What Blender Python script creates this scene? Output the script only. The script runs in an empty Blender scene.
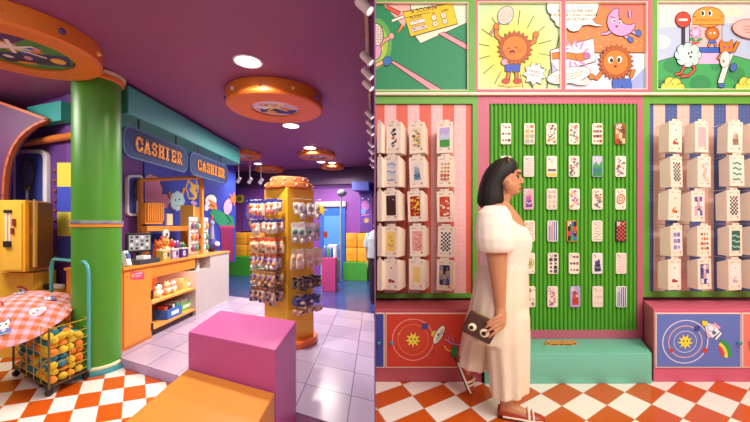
import bpy, bmesh, math, random
from mathutils import Vector, Matrix
V = Vector
PI = math.pi
SC = bpy.context.scene
C = SC.collection
# ------------------------------------------------------------------ camera
F, CX, HY, CZ = 340.0, 375.0, 226.0, 1.6
cd = bpy.data.cameras.new('camera'); cam = bpy.data.objects.new('camera', cd); C.objects.link(cam)
cd.sensor_width = 36; cd.lens = 36 * F / 750; cd.shift_y = 15 / 750.0; cd.clip_start = .05
cam.location = (0, 0, CZ); cam.rotation_euler = (PI / 2, 0, 0); SC.camera = cam

def at(px, py, Y): return V(((px - CX) / F * Y, Y, CZ - (py - HY) / F * Y))
def atx(px, py, X):
    Y = X * F / (px - CX); return V((X, Y, CZ - (py - HY) / F * Y))
def fl(px, py, z):
    Y = F * (CZ - z) / (py - HY); return V(((px - CX) / F * Y, Y, z))

# ------------------------------------------------------------------ materials
def lin(h):
    h = h.lstrip('#'); o = []
    for i in (0, 2, 4):
        c = int(h[i:i + 2], 16) / 255
        o.append(c / 12.92 if c <= .04045 else ((c + .055) / 1.055) ** 2.4)
    return (*o, 1)
MATS = {}
def N(nt, t, **k):
    n = nt.nodes.new(t)
    for a, b in k.items(): setattr(n, a, b)
    return n
def mat(h, rough=.5, metal=0., emit=0., noise=.06, scale=6., alpha=1., trans=0.):
    key = (h, rough, metal, emit, noise, scale, alpha, trans)
    if key in MATS: return MATS[key]
    m = bpy.data.materials.new('mat_' + h.lstrip('#')); m.use_nodes = True
    nt = m.node_tree; b = nt.nodes['Principled BSDF']; col = lin(h)
    b.inputs['Roughness'].default_value = rough; b.inputs['Metallic'].default_value = metal
    if emit:
        b.inputs['Base Color'].default_value = col
        b.inputs['Emission Color'].default_value = col; b.inputs['Emission Strength'].default_value = emit
    elif noise:
        tc = N(nt, 'ShaderNodeTexCoord'); nz = N(nt, 'ShaderNodeTexNoise'); nz.inputs['Scale'].default_value = scale; nz.inputs['Detail'].default_value = 3
        mx = N(nt, 'ShaderNodeMix', data_type='RGBA')
        mx.inputs[6].default_value = (*[c * (1 - noise) for c in col[:3]], 1)
        mx.inputs[7].default_value = (*[min(1, c * (1 + noise)) for c in col[:3]], 1)
        nt.links.new(tc.outputs['Object'], nz.inputs['Vector']); nt.links.new(nz.outputs['Fac'], mx.inputs[0]); nt.links.new(mx.outputs[2], b.inputs['Base Color'])
    else:
        b.inputs['Base Color'].default_value = col
    if trans: b.inputs['Transmission Weight'].default_value = trans
    if alpha < 1: b.inputs['Alpha'].default_value = alpha
    MATS[key] = m
    return m
def flat(h): return mat(h, .55, noise=0)
def lattice(name, o, e1, e2, ca, cb, rough, grout=None, gw=.012, vary=.05):
    """tiles on the lattice e1, e2 with origin o: colours ca / cb by parity"""
    m = bpy.data.materials.new(name); m.use_nodes = True; nt = m.node_tree; b = nt.nodes['Principled BSDF']
    L = nt.links.new
    det = e1[0] * e2[1] - e1[1] * e2[0]
    ra = (e2[1] / det, -e2[0] / det, 0); rb = (-e1[1] / det, e1[0] / det, 0)
    g = N(nt, 'ShaderNodeNewGeometry'); s = N(nt, 'ShaderNodeVectorMath', operation='SUBTRACT'); L(g.outputs['Position'], s.inputs[0]); s.inputs[1].default_value = (o[0], o[1], 0)
    def M(op, a, b_=None):
        n = N(nt, 'ShaderNodeMath', operation=op)
        for i, x in enumerate((a, b_)):
            if x is None: continue
            if isinstance(x, (int, float)): n.inputs[i].default_value = x
            else: L(x, n.inputs[i])
        return n.outputs[0]
    uv = []
    for r in (ra, rb):
        d = N(nt, 'ShaderNodeVectorMath', operation='DOT_PRODUCT'); L(s.outputs[0], d.inputs[0]); d.inputs[1].default_value = r; uv.append(d.outputs['Value'])
    fa, fb = M('FLOOR', uv[0]), M('FLOOR', uv[1])
    par = M('FLOORED_MODULO', M('ADD', fa, fb), 2.0)
    mx = N(nt, 'ShaderNodeMix', data_type='RGBA'); mx.inputs[6].default_value = lin(ca); mx.inputs[7].default_value = lin(cb); L(par, mx.inputs[0])
    cmb = N(nt, 'ShaderNodeCombineXYZ'); L(fa, cmb.inputs[0]); L(fb, cmb.inputs[1])
    wn = N(nt, 'ShaderNodeTexWhiteNoise'); L(cmb.outputs[0], wn.inputs['Vector'])
    hs = N(nt, 'ShaderNodeHueSaturation'); L(mx.outputs[2], hs.inputs['Color']); L(M('ADD', M('MULTIPLY', wn.outputs['Value'], vary), 1 - vary / 2), hs.inputs['Value'])
    ea = M('ABSOLUTE', M('SUBTRACT', M('FRACT', uv[0]), .5)); eb = M('ABSOLUTE', M('SUBTRACT', M('FRACT', uv[1]), .5))
    ed = M('GREATER_THAN', M('MAXIMUM', ea, eb), .5 - gw)
    m2 = N(nt, 'ShaderNodeMix', data_type='RGBA'); L(hs.outputs[0], m2.inputs[6]); m2.inputs[7].default_value = lin(grout or ca); L(ed, m2.inputs[0])
    L(m2.outputs[2], b.inputs['Base Color']); b.inputs['Roughness'].default_value = rough
    return m
def pegmat(h, pitch=.045, hole='#9a6a62'):
    m = bpy.data.materials.new('peg_' + h[1:]); m.use_nodes = True; nt = m.node_tree; b = nt.nodes['Principled BSDF']; L = nt.links.new
    tc = N(nt, 'ShaderNodeTexCoord'); sc = N(nt, 'ShaderNodeVectorMath', operation='SCALE'); sc.inputs['Scale'].default_value = 1 / pitch
    fr = N(nt, 'ShaderNodeVectorMath', operation='FRACTION'); su = N(nt, 'ShaderNodeVectorMath', operation='SUBTRACT'); su.inputs[1].default_value = (.5, .5, .5)
    ml = N(nt, 'ShaderNodeVectorMath', operation='MULTIPLY'); ml.inputs[1].default_value = (1, 0, 1)
    ln = N(nt, 'ShaderNodeVectorMath', operation='LENGTH'); lt = N(nt, 'ShaderNodeMath', operation='LESS_THAN'); lt.inputs[1].default_value = .1
    L(tc.outputs['Object'], sc.inputs[0]); L(sc.outputs[0], fr.inputs[0]); L(fr.outputs[0], su.inputs[0]); L(su.outputs[0], ml.inputs[0]); L(ml.outputs[0], ln.inputs[0]); L(ln.outputs['Value'], lt.inputs[0])
    mx = N(nt, 'ShaderNodeMix', data_type='RGBA'); mx.inputs[6].default_value = lin(h); mx.inputs[7].default_value = lin(hole); L(lt.outputs[0], mx.inputs[0]); L(mx.outputs[2], b.inputs['Base Color'])
    b.inputs['Roughness'].default_value = .55
    return m
def checkmat(name, ca, cb, cc, size, axes=(0, 1), rough=.8):
    """gingham: two stripe sets, mixed"""
    m = bpy.data.materials.new(name); m.use_nodes = True; nt = m.node_tree; b = nt.nodes['Principled BSDF']; L = nt.links.new
    tc = N(nt, 'ShaderNodeTexCoord'); sp = N(nt, 'ShaderNodeSeparateXYZ'); L(tc.outputs['Object'], sp.inputs[0])
    outs = []
    for a in axes:
        d = N(nt, 'ShaderNodeMath', operation='MULTIPLY'); d.inputs[1].default_value = 1 / size; L(sp.outputs[a], d.inputs[0])
        f = N(nt, 'ShaderNodeMath', operation='FRACT'); L(d.outputs[0], f.inputs[0])
        g = N(nt, 'ShaderNodeMath', operation='GREATER_THAN'); g.inputs[1].default_value = .5; L(f.outputs[0], g.inputs[0]); outs.append(g.outputs[0])
    ad = N(nt, 'ShaderNodeMath', operation='ADD'); L(outs[0], ad.inputs[0]); L(outs[1], ad.inputs[1])
    h = N(nt, 'ShaderNodeMath', operation='MULTIPLY'); h.inputs[1].default_value = .5; L(ad.outputs[0], h.inputs[0])
    cr = N(nt, 'ShaderNodeValToRGB'); cr.color_ramp.interpolation = 'CONSTANT'
    cr.color_ramp.elements[0].color = lin(ca); cr.color_ramp.elements[1].position = .75; cr.color_ramp.elements[1].color = lin(cc)
    e = cr.color_ramp.elements.new(.25); e.color = lin(cb)
    L(h.outputs[0], cr.inputs[0]); L(cr.outputs[0], b.inputs['Base Color']); b.inputs['Roughness'].default_value = rough
    return m

# ------------------------------------------------------------------ mesh building
def wloc(o):
    v = V((0, 0, 0))
    while o is not None: v += o.location; o = o.parent
    return v
class MB:
    def __init__(s, m=None):
        s.bm = bmesh.new(); s.mats = []; s.i = 0
        if m: s.m(m)
    def m(s, m):
        if isinstance(m, str): m = mat(m)
        if m not in s.mats: s.mats.append(m)
        s.i = s.mats.index(m); return s
    def face(s, vs):
        try:
            f = s.bm.faces.new(vs); f.material_index = s.i; return f
        except ValueError: return None
    def prism(s, lo, hi):
        """closed solid between two rings of points"""
        a = [s.bm.verts.new(p) for p in lo]; b = [s.bm.verts.new(p) for p in hi]; n = len(a)
        s.face(a[::-1]); s.face(b)
        for i in range(n): s.face([a[i], a[(i + 1) % n], b[(i + 1) % n], b[i]])
        return s
    def plan(s, pts, z0, z1): return s.prism([V((p[0], p[1], z0)) for p in pts], [V((p[0], p[1], z1)) for p in pts])
    def box(s, c, d, R=None):
        c = V(c); h = V(d) / 2; R = R or Matrix.Identity(3)
        q = lambda x, y, z: c + R @ V((x * h.x, y * h.y, z * h.z))
        return s.prism([q(-1, -1, -1), q(1, -1, -1), q(1, 1, -1), q(-1, 1, -1)], [q(-1, -1, 1), q(1, -1, 1), q(1, 1, 1), q(-1, 1, 1)])
    def loft(s, rings, cap=True):
        R = [[s.bm.verts.new(p) for p in r] for r in rings]; n = len(R[0])
        for a, b in zip(R, R[1:]):
            for i in range(n): s.face([a[i], a[(i + 1) % n], b[(i + 1) % n], b[i]])
        if cap: s.face(R[0][::-1]); s.face(R[-1])
        return s
    def tube(s, pts, r, seg=10, closed=False, ends=True):
        pts = [V(p) for p in pts]; n = len(pts); rr = r if isinstance(r, (list, tuple)) else [r] * n
        rings = []; prev = None
        for i, p in enumerate(pts):
            if closed: t = pts[(i + 1) % n] - pts[i - 1]
            else: t = pts[min(i + 1, n - 1)] - pts[max(i - 1, 0)]
            t.normalize()
            if prev is None: a = t.orthogonal().normalized()
            else: a = (prev - t * prev.dot(t)).normalized()
            prev = a; b = t.cross(a)
            rings.append([p + (a * math.cos(2 * PI * k / seg) + b * math.sin(2 * PI * k / seg)) * rr[i] for k in range(seg)])
        if closed: rings.append(rings[0]); return s.loft(rings, False)
        return s.loft(rings, ends)
    def sphere(s, c, r, R=None, seg=14, rings=8):
        c = V(c); r = V((r, r, r)) if isinstance(r, (int, float)) else V(r); R = R or Matrix.Identity(3)
        rg = []
        for j in range(rings + 1):
            ph = PI * (j + .02) / (rings + .04) if False else max(.04, min(PI - .04, PI * j / rings))
            rg.append([c + R @ V((r.x * math.sin(ph) * math.cos(2 * PI * k / seg), r.y * math.sin(ph) * math.sin(2 * PI * k / seg), -r.z * math.cos(ph))) for k in range(seg)])
        return s.loft(rg)
    def lathe(s, prof, c=(0, 0, 0), seg=32, R=None, cap=True):
        c = V(c); R = R or Matrix.Identity(3)
        return s.loft([[c + R @ V((max(r, .0004) * math.cos(2 * PI * k / seg), max(r, .0004) * math.sin(2 * PI * k / seg), z)) for k in range(seg)] for r, z in prof], cap)
    def poly(s, pts, fr, h0, h1):
        return s.prism([fr(x, y, h0) for x, y in pts], [fr(x, y, h1) for x, y in pts])
    def sheet(s, pts, fr, h): s.face([s.bm.verts.new(fr(x, y, h)) for x, y in pts]); return s
    def build(s, name, parent=None, smooth=False, bevel=0, rec=True, seg=2):
        bm = s.bm
        if bevel:
            bmesh.ops.remove_doubles(bm, verts=bm.verts, dist=1e-5)
            es = [e for e in bm.edges if len(e.link_faces) == 2 and e.calc_face_angle(0) > .5]
            bmesh.ops.bevel(bm, geom=es, offset=bevel, segments=seg, affect='EDGES', profile=.6)
        if rec: bmesh.ops.recalc_face_normals(bm, faces=bm.faces)
        bm.normal_update()
        bmesh.ops.triangulate(bm, faces=[f for f in bm.faces if len(f.verts) > 4])
        me = bpy.data.meshes.new(name)
        if parent is not None: off = wloc(parent)
        else:
            vs = [v.co for v in bm.verts]; xs = [v.x for v in vs]; ys = [v.y for v in vs]
            off = V(((min(xs) + max(xs)) / 2, (min(ys) + max(ys)) / 2, min(v.z for v in vs)))
        bmesh.ops.translate(bm, verts=bm.verts, vec=-off)
        bm.to_mesh(me); bm.free()
        for m in s.mats: me.materials.append(m)
        if smooth:
            for p in me.polygons: p.use_smooth = True
            if smooth != 'all':
                me.set_sharp_from_angle(angle=math.radians(40))
        o = bpy.data.objects.new(name, me); C.objects.link(o)
        if parent is not None: o.parent = parent
        else: o.location = off
        return o
def thing(name, label, cat, loc=(0, 0, 0), group=None):
    o = bpy.data.objects.new(name, None); C.objects.link(o); o.location = loc; o.empty_display_size = .1
    return tag(o, label, cat, group)
def tag(o, label, cat, group=None):
    o['label'] = label; o['category'] = cat
    if group: o['group'] = group
    return o
def struct(o): o['kind'] = 'structure'; return o
def copy_tree(o, parent=None):
    c = o.copy(); C.objects.link(c)
    if parent is not None: c.parent = parent
    for ch in list(o.children): copy_tree(ch, c)
    return c
def rz(a): return Matrix.Rotation(a, 3, 'Z')
def fuse(mb, name, m, parent, voxel, it=6):
    o = mb.build(name, parent); o.data.materials.clear()
    md = o.modifiers.new('r', 'REMESH'); md.mode = 'VOXEL'; md.voxel_size = voxel
    if it:
        sm = o.modifiers.new('s', 'SMOOTH'); sm.factor = .5; sm.iterations = it
    me = bpy.data.meshes.new_from_object(o.evaluated_get(bpy.context.evaluated_depsgraph_get()))
    o.modifiers.clear(); o.data = me; me.materials.clear(); me.materials.append(m)
    for p in me.polygons: p.use_smooth = True
    return o

# ------------------------------------------------------------------ flat artwork (printed shapes)
def text2d(body, size, bold=0.):
    cu = bpy.data.curves.new('t', 'FONT'); cu.body = body; cu.size = size; cu.align_x = 'CENTER'; cu.align_y = 'CENTER'; cu.offset = bold; cu.resolution_u = 3
    o = bpy.data.objects.new('t', cu); C.objects.link(o)
    me = bpy.data.meshes.new_from_object(o.evaluated_get(bpy.context.evaluated_depsgraph_get()))
    vs = [(v.co.x, v.co.y) for v in me.vertices]; fs = [list(p.vertices) for p in me.polygons]
    bpy.data.objects.remove(o); bpy.data.curves.remove(cu); bpy.data.meshes.remove(me)
    return vs, fs
def E(cx, cy, rx, ry=None, rot=0., col='#000000'): return ('e', cx, cy, rx, rx if ry is None else ry, rot, col)
def OE(cx, cy, rx, ry=None, rot=0., col='#ffffff', w=.75, lc='#2a1c18'):
    ry = rx if ry is None else ry; return [E(cx, cy, rx + w, ry + w, rot, lc), E(cx, cy, rx, ry, rot, col)]
def L_(pts, w, col): return ('l', pts, w, col)
def OL(pts, w, col, o=.75, lc='#2a1c18'): return [L_(pts, w + 2 * o, lc), L_(pts, w, col)]
def PG(pts, col): return ('p', pts, col)
def OP(pts, col, w=.9, lc='#2a1c18'): return [PG(pts, col), L_(list(pts) + [pts[0]], w, lc)]
def starpts(cx, cy, r1, r2, n, rot=0.):
    return [(cx + (r1 if k % 2 == 0 else r2) * math.cos(rot + PI * k / n), cy + (r1 if k % 2 == 0 else r2) * math.sin(rot + PI * k / n)) for k in range(2 * n)]
def T(s, cx, cy, size, col, rot=0., bold=0.): return ('t', s, cx, cy, size, rot, bold, col)
def RECT(x0, y0, x1, y1, col): return PG([(x0, y0), (x1, y0), (x1, y1), (x0, y1)], col)
def clipx(pts, box):
    x0, y0, x1, y1 = box
    for ax, lim, sg in ((0, x0, 1), (0, x1, -1), (1, y0, 1), (1, y1, -1)):
        out = []
        for i, p in enumerate(pts):
            q = pts[i - 1]; ip = (p[ax] - lim) * sg >= 0; iq = (q[ax] - lim) * sg >= 0
            if ip != iq:
                t = (lim - q[ax]) / (p[ax] - q[ax]); out.append((q[0] + (p[0] - q[0]) * t, q[1] + (p[1] - q[1]) * t))
            if ip: out.append(p)
        pts = out
        if len(pts) < 3: return []
    return pts
def flatten(sh):
    for s in sh:
        if isinstance(s, list): yield from flatten(s)
        else: yield s
def art(mb, shapes, fr, h0=.001, dh=.00012, clip=None, m=flat, yflip=True):
    k = 0
    def put(p, h):
        if clip: p = clipx(p, clip)
        if len(p) > 2: mb.sheet(p, fr, h)
    for s in flatten(shapes):
        h = h0 + dh * k; k += 1; mb.m(m(s[-1])); t = s[0]
        if t == 'e':
            _, cx, cy, rx, ry, rot, _c = s; n = 24 if max(rx, ry) > 1.5 else 12; c, sn = math.cos(rot), math.sin(rot)
            put([(cx + rx * math.cos(2 * PI * i / n) * c - ry * math.sin(2 * PI * i / n) * sn, cy + rx * math.cos(2 * PI * i / n) * sn + ry * math.sin(2 * PI * i / n) * c) for i in range(n)], h)
        elif t == 'p': put(list(s[1]), h)
        elif t == 'l':
            pts, w = s[1], s[2] / 2; n = len(pts); closed = pts[0] == pts[-1] and n > 3; LR = []
            for i, p in enumerate(pts):
                a = pts[i - 1] if i else (pts[-2] if closed else p); b = pts[i + 1] if i < n - 1 else (pts[1] if closed else p)
                dx, dy = b[0] - a[0], b[1] - a[1]; d = math.hypot(dx, dy) or 1
                LR.append(((p[0] - dy / d * w, p[1] + dx / d * w), (p[0] + dy / d * w, p[1] - dx / d * w)))
            for (a, b), (c2, d2) in zip(LR, LR[1:]): put([a, c2, d2, b], h)
        elif t == 't':
            _, body, cx, cy, size, rot, bold, _c = s; vs, fs = text2d(body, size, bold); c, sn = math.cos(rot), math.sin(rot); sg = -1 if yflip else 1
            P = [(cx + x * c - sg * y * sn, cy + x * sn + sg * y * c) for x, y in vs]
            if clip:
                for f in fs: put([P[i] for i in f], h)
            else:
                bv = [mb.bm.verts.new(fr(x, y, h)) for x, y in P]
                for f in fs: mb.face([bv[i] for i in f])
    return mb
# ================================================================== RIGHT: the display wall
YW, ZF = 2.86, .43
def WR(x, y, h=0.): return at(x, y, YW) - V((0, h, 0))
def bar(mb, x0, y0, x1, y1, h0=-.09, h1=.02, fr=WR): return mb.poly([(x0, y0), (x1, y0), (x1, y1), (x0, y1)], fr, h0, h1)
FR_E1, FR_E2 = (.2435, .173), (.0565, -.163)
_o = fl(562, 406, ZF)
m_floor_r = lattice('tile_floor_orange_white', (_o.x, _o.y), FR_E1, FR_E2, '#fbf5ec', '#cf5a12', .22, '#b9a58c', .009)
struct(MB(m_floor_r).plan([(0, -1.5), (5.4, -1.5), (5.4, 2.95), (0, 2.95)], ZF - .1, ZF).build('floor_showroom'))
struct(MB('#c97a8a').box((2.7, 3.0, 2.4), (5.4, .1, 4.0)).build('wall_back'))
struct(MB('#e8c9b0').box((5.45, .75, 2.4), (.1, 4.5, 4.0)).build('wall_right'))
struct(MB('#f3e6d8').box((2.75, .75, 4.45), (5.5, 4.6, .1)).build('ceiling_showroom'))
struct(MB('#7b4f86').plan([(-.0035, 1.8), (.0035, 1.8), (.006, 5.55), (-.006, 5.55)], 0, 3.3).build('wall_center'))
mb = MB('#7b4f86'); mb.plan([(-.02, 7.6), (.08, 7.6), (.08, 9.8), (-.02, 9.8)], .1, 3.3); mb.plan([(-.006, 5.55), (.06, 5.55), (.06, 7.6), (-.006, 7.6)], 2.35, 3.3)
struct(mb.build('wall_center'))
GREEN, PINK = '#61a63a', '#c0637c'
# ledge between the comics and the boards
mb = MB('#f3e6cf'); bar(mb, 375.6, 94.6, 780, 96.8, -.09, .05); struct(mb.build('trim_1'))
# ---------------- comic panels
ORA, ORL = '#dd7a22', '#5a240e'
def sun(cx, cy, r, rot=.1, face=True, n=22):
    s = [PG(starpts(cx, cy, r * 1.2, r * .98, n, rot), ORL), PG(starpts(cx, cy, r * 1.14, r * .93, n, rot), '#b4541a'), E(cx, cy, r * .84, col=ORL), E(cx, cy, r * .8, col=ORA)]
    return s
def face_happy(cx, cy, r):
    return [L_([(cx - r * .38, cy - r * .02), (cx - r * .28, cy - r * .14), (cx - r * .16, cy - r * .02)], r * .06, '#2a1c18'), L_([(cx + r * .16, cy - r * .1), (cx + r * .28, cy - r * .2), (cx + r * .38, cy - r * .08)], r * .06, '#2a1c18'),
            E(cx - r * .02, cy + r * .2, r * .2, r * .16, 0, '#3a120c'), E(cx - r * .02, cy + r * .26, r * .13, r * .08, 0, '#e05a5a'), E(cx - r * .5, cy + r * .12, r * .12, r * .08, 0, '#d8602a'), E(cx + r * .5, cy + r * .06, r * .12, r * .08, 0, '#d8602a')]
def glow(cx, cy, rx, ry, cols):
    n = len(cols); return [E(cx, cy, rx * (1 - k / n), ry * (1 - k / n), 0, c) for k, c in enumerate(cols)]
def mix(a, b, t):
    A = [int(a[i:i + 2], 16) for i in (1, 3, 5)]; B = [int(b[i:i + 2], 16) for i in (1, 3, 5)]
    return '#%02x%02x%02x' % tuple(round(x + (y - x) * t) for x, y in zip(A, B))
def racket(cx, cy, rx, ry, rot, hx, hy, rim='#b9c4c9', net='#b0564a'):
    c, s = math.cos(rot), math.sin(rot); sh = [OL([(cx, cy), (hx, hy)], 1.2, '#d9a0a8'), OE(cx, cy, rx, ry, rot, rim, .5), E(cx, cy, rx - 1, ry - 1, rot, '#fbf2e4')]
    for k in range(-3, 4):
        a = k / 4 * (rx - 1); b = (ry - 1) * math.sqrt(1 - (k / 4) ** 2); sh.append(L_([(cx + a * c + b * s, cy + a * s - b * c), (cx + a * c - b * s, cy + a * s + b * c)], .35, net))
        a = k / 4 * (ry - 1); b = (rx - 1) * math.sqrt(1 - (k / 4) ** 2); sh.append(L_([(cx - a * s - b * c, cy + a * c - b * s), (cx - a * s + b * c, cy + a * c + b * s)], .35, net))
    return sh
A1 = [RECT(375.6, 4, 468, 92, '#128a58'), PG([(383, 4), (412, 4), (404, 27)], '#f3b7b0'), PG([(410, 4), (468, 4), (468, 23), (421, 43.5), (413, 33)], '#dbe8d0'), L_([(410, 4), (415, 38), (421, 43.5), (468, 22.5)], .8, '#2a1c18'),
      OL([(386, 7), (400, 14)], 3.2, '#e0563c'), OL([(392, 21), (403, 17)], 2.4, '#f6efe2'), OP([(397, 34), (401, 24), (404, 27)], '#ee8a3c'),
      OP([(390, 62), (394, 61), (446, 92), (433, 92)], '#f09aa6'), OP([(438, 34), (444, 32), (468, 45), (468, 51)], '#f09aa6'),
      OP([(403, 12), (452, 3.5), (457.6, 24), (410.7, 37)], '#efc81e', 1), L_([(404.5, 18), (430, 12.5)], .6, '#2a1c18'),
      T('SCORE', 425, 9.6, 6, '#4a2a10', -.17, .02), E(412.5, 12, 1.3, col='#b03a2a'), E(435.5, 8, 1.3, col='#b03a2a'), T('PLAYER', 416, 17.2, 3.6, '#3a2010', -.2, .02), T('SET', 433.5, 13.6, 2.6, '#3a2010', -.2, .02), T('GAMES', 444.5, 10.6, 2.6, '#3a2010', -.2, .02)]
for x, y, d in ((434, 17.8, '1'), (443.5, 15.6, '2'), (435.2, 24.2, '4'), (444.8, 21.6, '2')): A1 += [OE(x, y, 2.5, 2.6, 0, '#f6ead2', .5), T(d, x, y, 4, '#6a2a3a', -.2, .02)]
A1 += [OP([(409.5, 22), (424, 18.6), (425.3, 22.2), (411, 25.8)], '#f6e6e0', .5), L_([(413, 23), (415, 22), (417, 22.6), (419, 21)], .5, '#3a2010'), OP([(411.2, 28), (426, 24.6), (427, 28.6), (412.6, 32.4)], '#f6e6e0', .5), T('MOGUMI', 419, 28.4, 3.2, '#3a2010', -.23, .02),
       glow(375, 44, 17, 26, ['#5fae52', '#a9cf4a', '#e9e04a', '#f3ea5a']), OL([(378, 48), (384, 41), (390, 38)], 3, '#f0a8a0'), OE(391.5, 36.5, 2.4, 3, 0, '#f3b0a8', .5), OE(375, 51, 6, 9, 0, '#dca0c8', .7), OE(377, 35, 6, 10.5, -.1, '#f6efe2', .8)]
for k in range(-3, 4): A1 += [L_([(377 + k * 1.7, 26), (377 + k * 1.7, 44)], .35, '#7a4a2a'), L_([(371, 35 + k * 2.6), (383, 35 + k * 2.6)], .35, '#7a4a2a')]
A1 += [OL([(376, 66), (384, 62), (388, 60)], 3.2, '#f0c090'), OE(387, 61.5, 3.8, 4.6, .5, '#2d6fc0', .5)]
CLOUD = [(546.5, 4), (545.8, 9), (547, 13), (550, 15.6), (550, 19), (554, 22.5), (555, 26), (559.5, 29.5), (566, 28.6), (569, 31.5), (573, 32.6), (578, 31.4), (581.6, 26.5), (587.7, 25.5), (596, 27.2), (603, 26.6), (595, 24), (591.6, 20.4), (595, 18), (595.8, 14), (598, 8), (598, 4)]
CL = [PG(CLOUD, '#eef0e2'), PG([(566, 22), (580, 22), (579, 29), (573, 31.5), (567, 28)], '#cfe6ee'), L_(CLOUD, .7, '#2a1c18'), T('A WELL DONE, LAH!', 574.5, 11.7, 3.9, '#1c100c', 0, .04), T("YOU'VE THE TOUGH CHARGER", 573, 16, 3.3, '#1c100c', 0, .04), T('THIS VICTORY!', 575, 20.4, 3.7, '#1c100c', 0, .04)]
QUAD = [(549.7, 50.8), (592.7, 38.6), (595, 62), (551, 74)]
BUB = [OE(568, 76, 22, 7.6, -.2, '#f6f0e4', .6), PG([(566, 82), (576, 85), (585, 86), (591, 82), (578, 80)], '#f6f0e4'), L_([(568, 84), (576, 86.3), (584, 86.6), (591, 82), (580, 81.5)], .6, '#55423a')]
for k in range(3): BUB += [L_([(553 + k, 77.5 + 2.4 * k), (557 + k, 76.6 + 2.4 * k), (570 + k, 74.4 + 2.4 * k), (584 - 2 * k, 71.4 + 2.2 * k)], .5, '#a0483a' if k % 2 else '#4a3026')]
HS = [OP(QUAD, '#f3e2ee'), PG(starpts(574, 55, 17, 9, 11, .2), '#d98ac8'), PG(starpts(574, 55, 13, 7, 11, .1), '#f6d6e8'), OL([(551, 57), (564, 55.5), (578, 58)], 5.5, ORA), OE(580, 57.5, 5, 3.8, .1, ORA, .5), OE(586, 56.5, 3.6, 3.2, 0, '#b06a9a', .5), OP([(551, 74), (551, 63), (557, 72)], '#b7b4e0')]
A2 = [RECT(476, 4, 560, 92, '#b4dab8')] + glow(512, 52, 62, 62, [mix('#b4dab8', '#d2e090', min(1, k / 4)) if k < 5 else mix('#d2e090', '#f4d23a', (k - 4) / 6) for k in range(11)])
for a0 in [k * .393 + .15 for k in range(16)]:
    c, s = math.cos(a0), math.sin(a0); A2.append(L_([(514 + 25 * c, 50 + 25 * s), (514 + 38 * c, 50 + 40 * s)], .7, '#3a4a2a'))
A2 += [racket(505.4, 15.6, 7.5, 9.5, .5, 490, 34), OL([(503, 42), (496, 36), (496, 27)], 3.4, ORA), OL([(528, 45), (534, 42), (535, 36)], 3.4, ORA), OE(496, 27, 2.6, 3, 0, ORA, .5), OE(535.5, 35, 2.8, 2.8, 0, ORA, .5),
       OL([(509, 72), (507, 80)], 2.6, ORA), OL([(516, 72), (516.5, 80)], 2.6, ORA), E(510, 85, 12, 2.2, 0, '#d9c96a'), OE(505.5, 81.5, 3.6, 2.4, 0, '#c8442a', .5), OE(517, 81.5, 3.8, 2.4, 0, '#c8442a', .5), sun(514.5, 48.7, 15.2), face_happy(512, 50, 14),
       OP([(504.5, 65), (520, 65), (519.5, 72), (513, 73), (512, 70), (510.5, 73), (504.5, 71.5)], '#3a55c0', .5), OE(504, 62.5, 3, 3, 0, '#eaa0b8', .5), PG(starpts(534, 74.5, 12.5, 8.5, 9, .3), '#2a1c18'), PG(starpts(534, 74.5, 11.7, 7.9, 9, .3), '#fbeef0'),
       T('THANKS,', 533, 72, 3.4, '#7a2a2a', .25, .03), T('I DID IT!', 533, 76.2, 3.6, '#7a2a2a', .2, .03), L_([(528, 82), (534, 91)], .8, '#2a1c18'), L_([(549, 70), (546, 91)], .8, '#2a1c18'), L_([(560, 30), (556, 50)], .8, '#2a1c18'), HS, CL, BUB]
A3 = [RECT(562, 4, 646, 92, '#e07f48'), RECT(562, 53, 646, 92, '#efe6f0'), PG([(620, 92), (646, 66), (646, 92)], '#9aa8e0'), PG([(562, 92), (562, 76), (590, 92)], '#d8d2ee'), PG([(600, 4), (646, 4), (646, 30)], '#e0766a')] + [E(566 + (k * 37) % 78, 34 + (k * 23) % 17, .5, col='#f9d9a8') for k in range(26)]
A3 += [L_([(590, 53), (646, 53)], .9, '#2a1c18')]
cres = [(621 + 14.6 * math.cos(a), 22 + 14.6 * math.sin(a)) for a in [math.radians(-38 + k * 12) - 0 for k in range(0, 1)]]
cres = [(621 + 14.5 * math.cos(t), 22 + 14.5 * math.sin(t)) for t in [math.radians(20 + k * 230 / 20) for k in range(21)]] + [(628.5 + 10.5 * math.cos(t), 14.5 + 10.5 * math.sin(t)) for t in [math.radians(205 - k * 150 / 14) for k in range(15)]]
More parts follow.
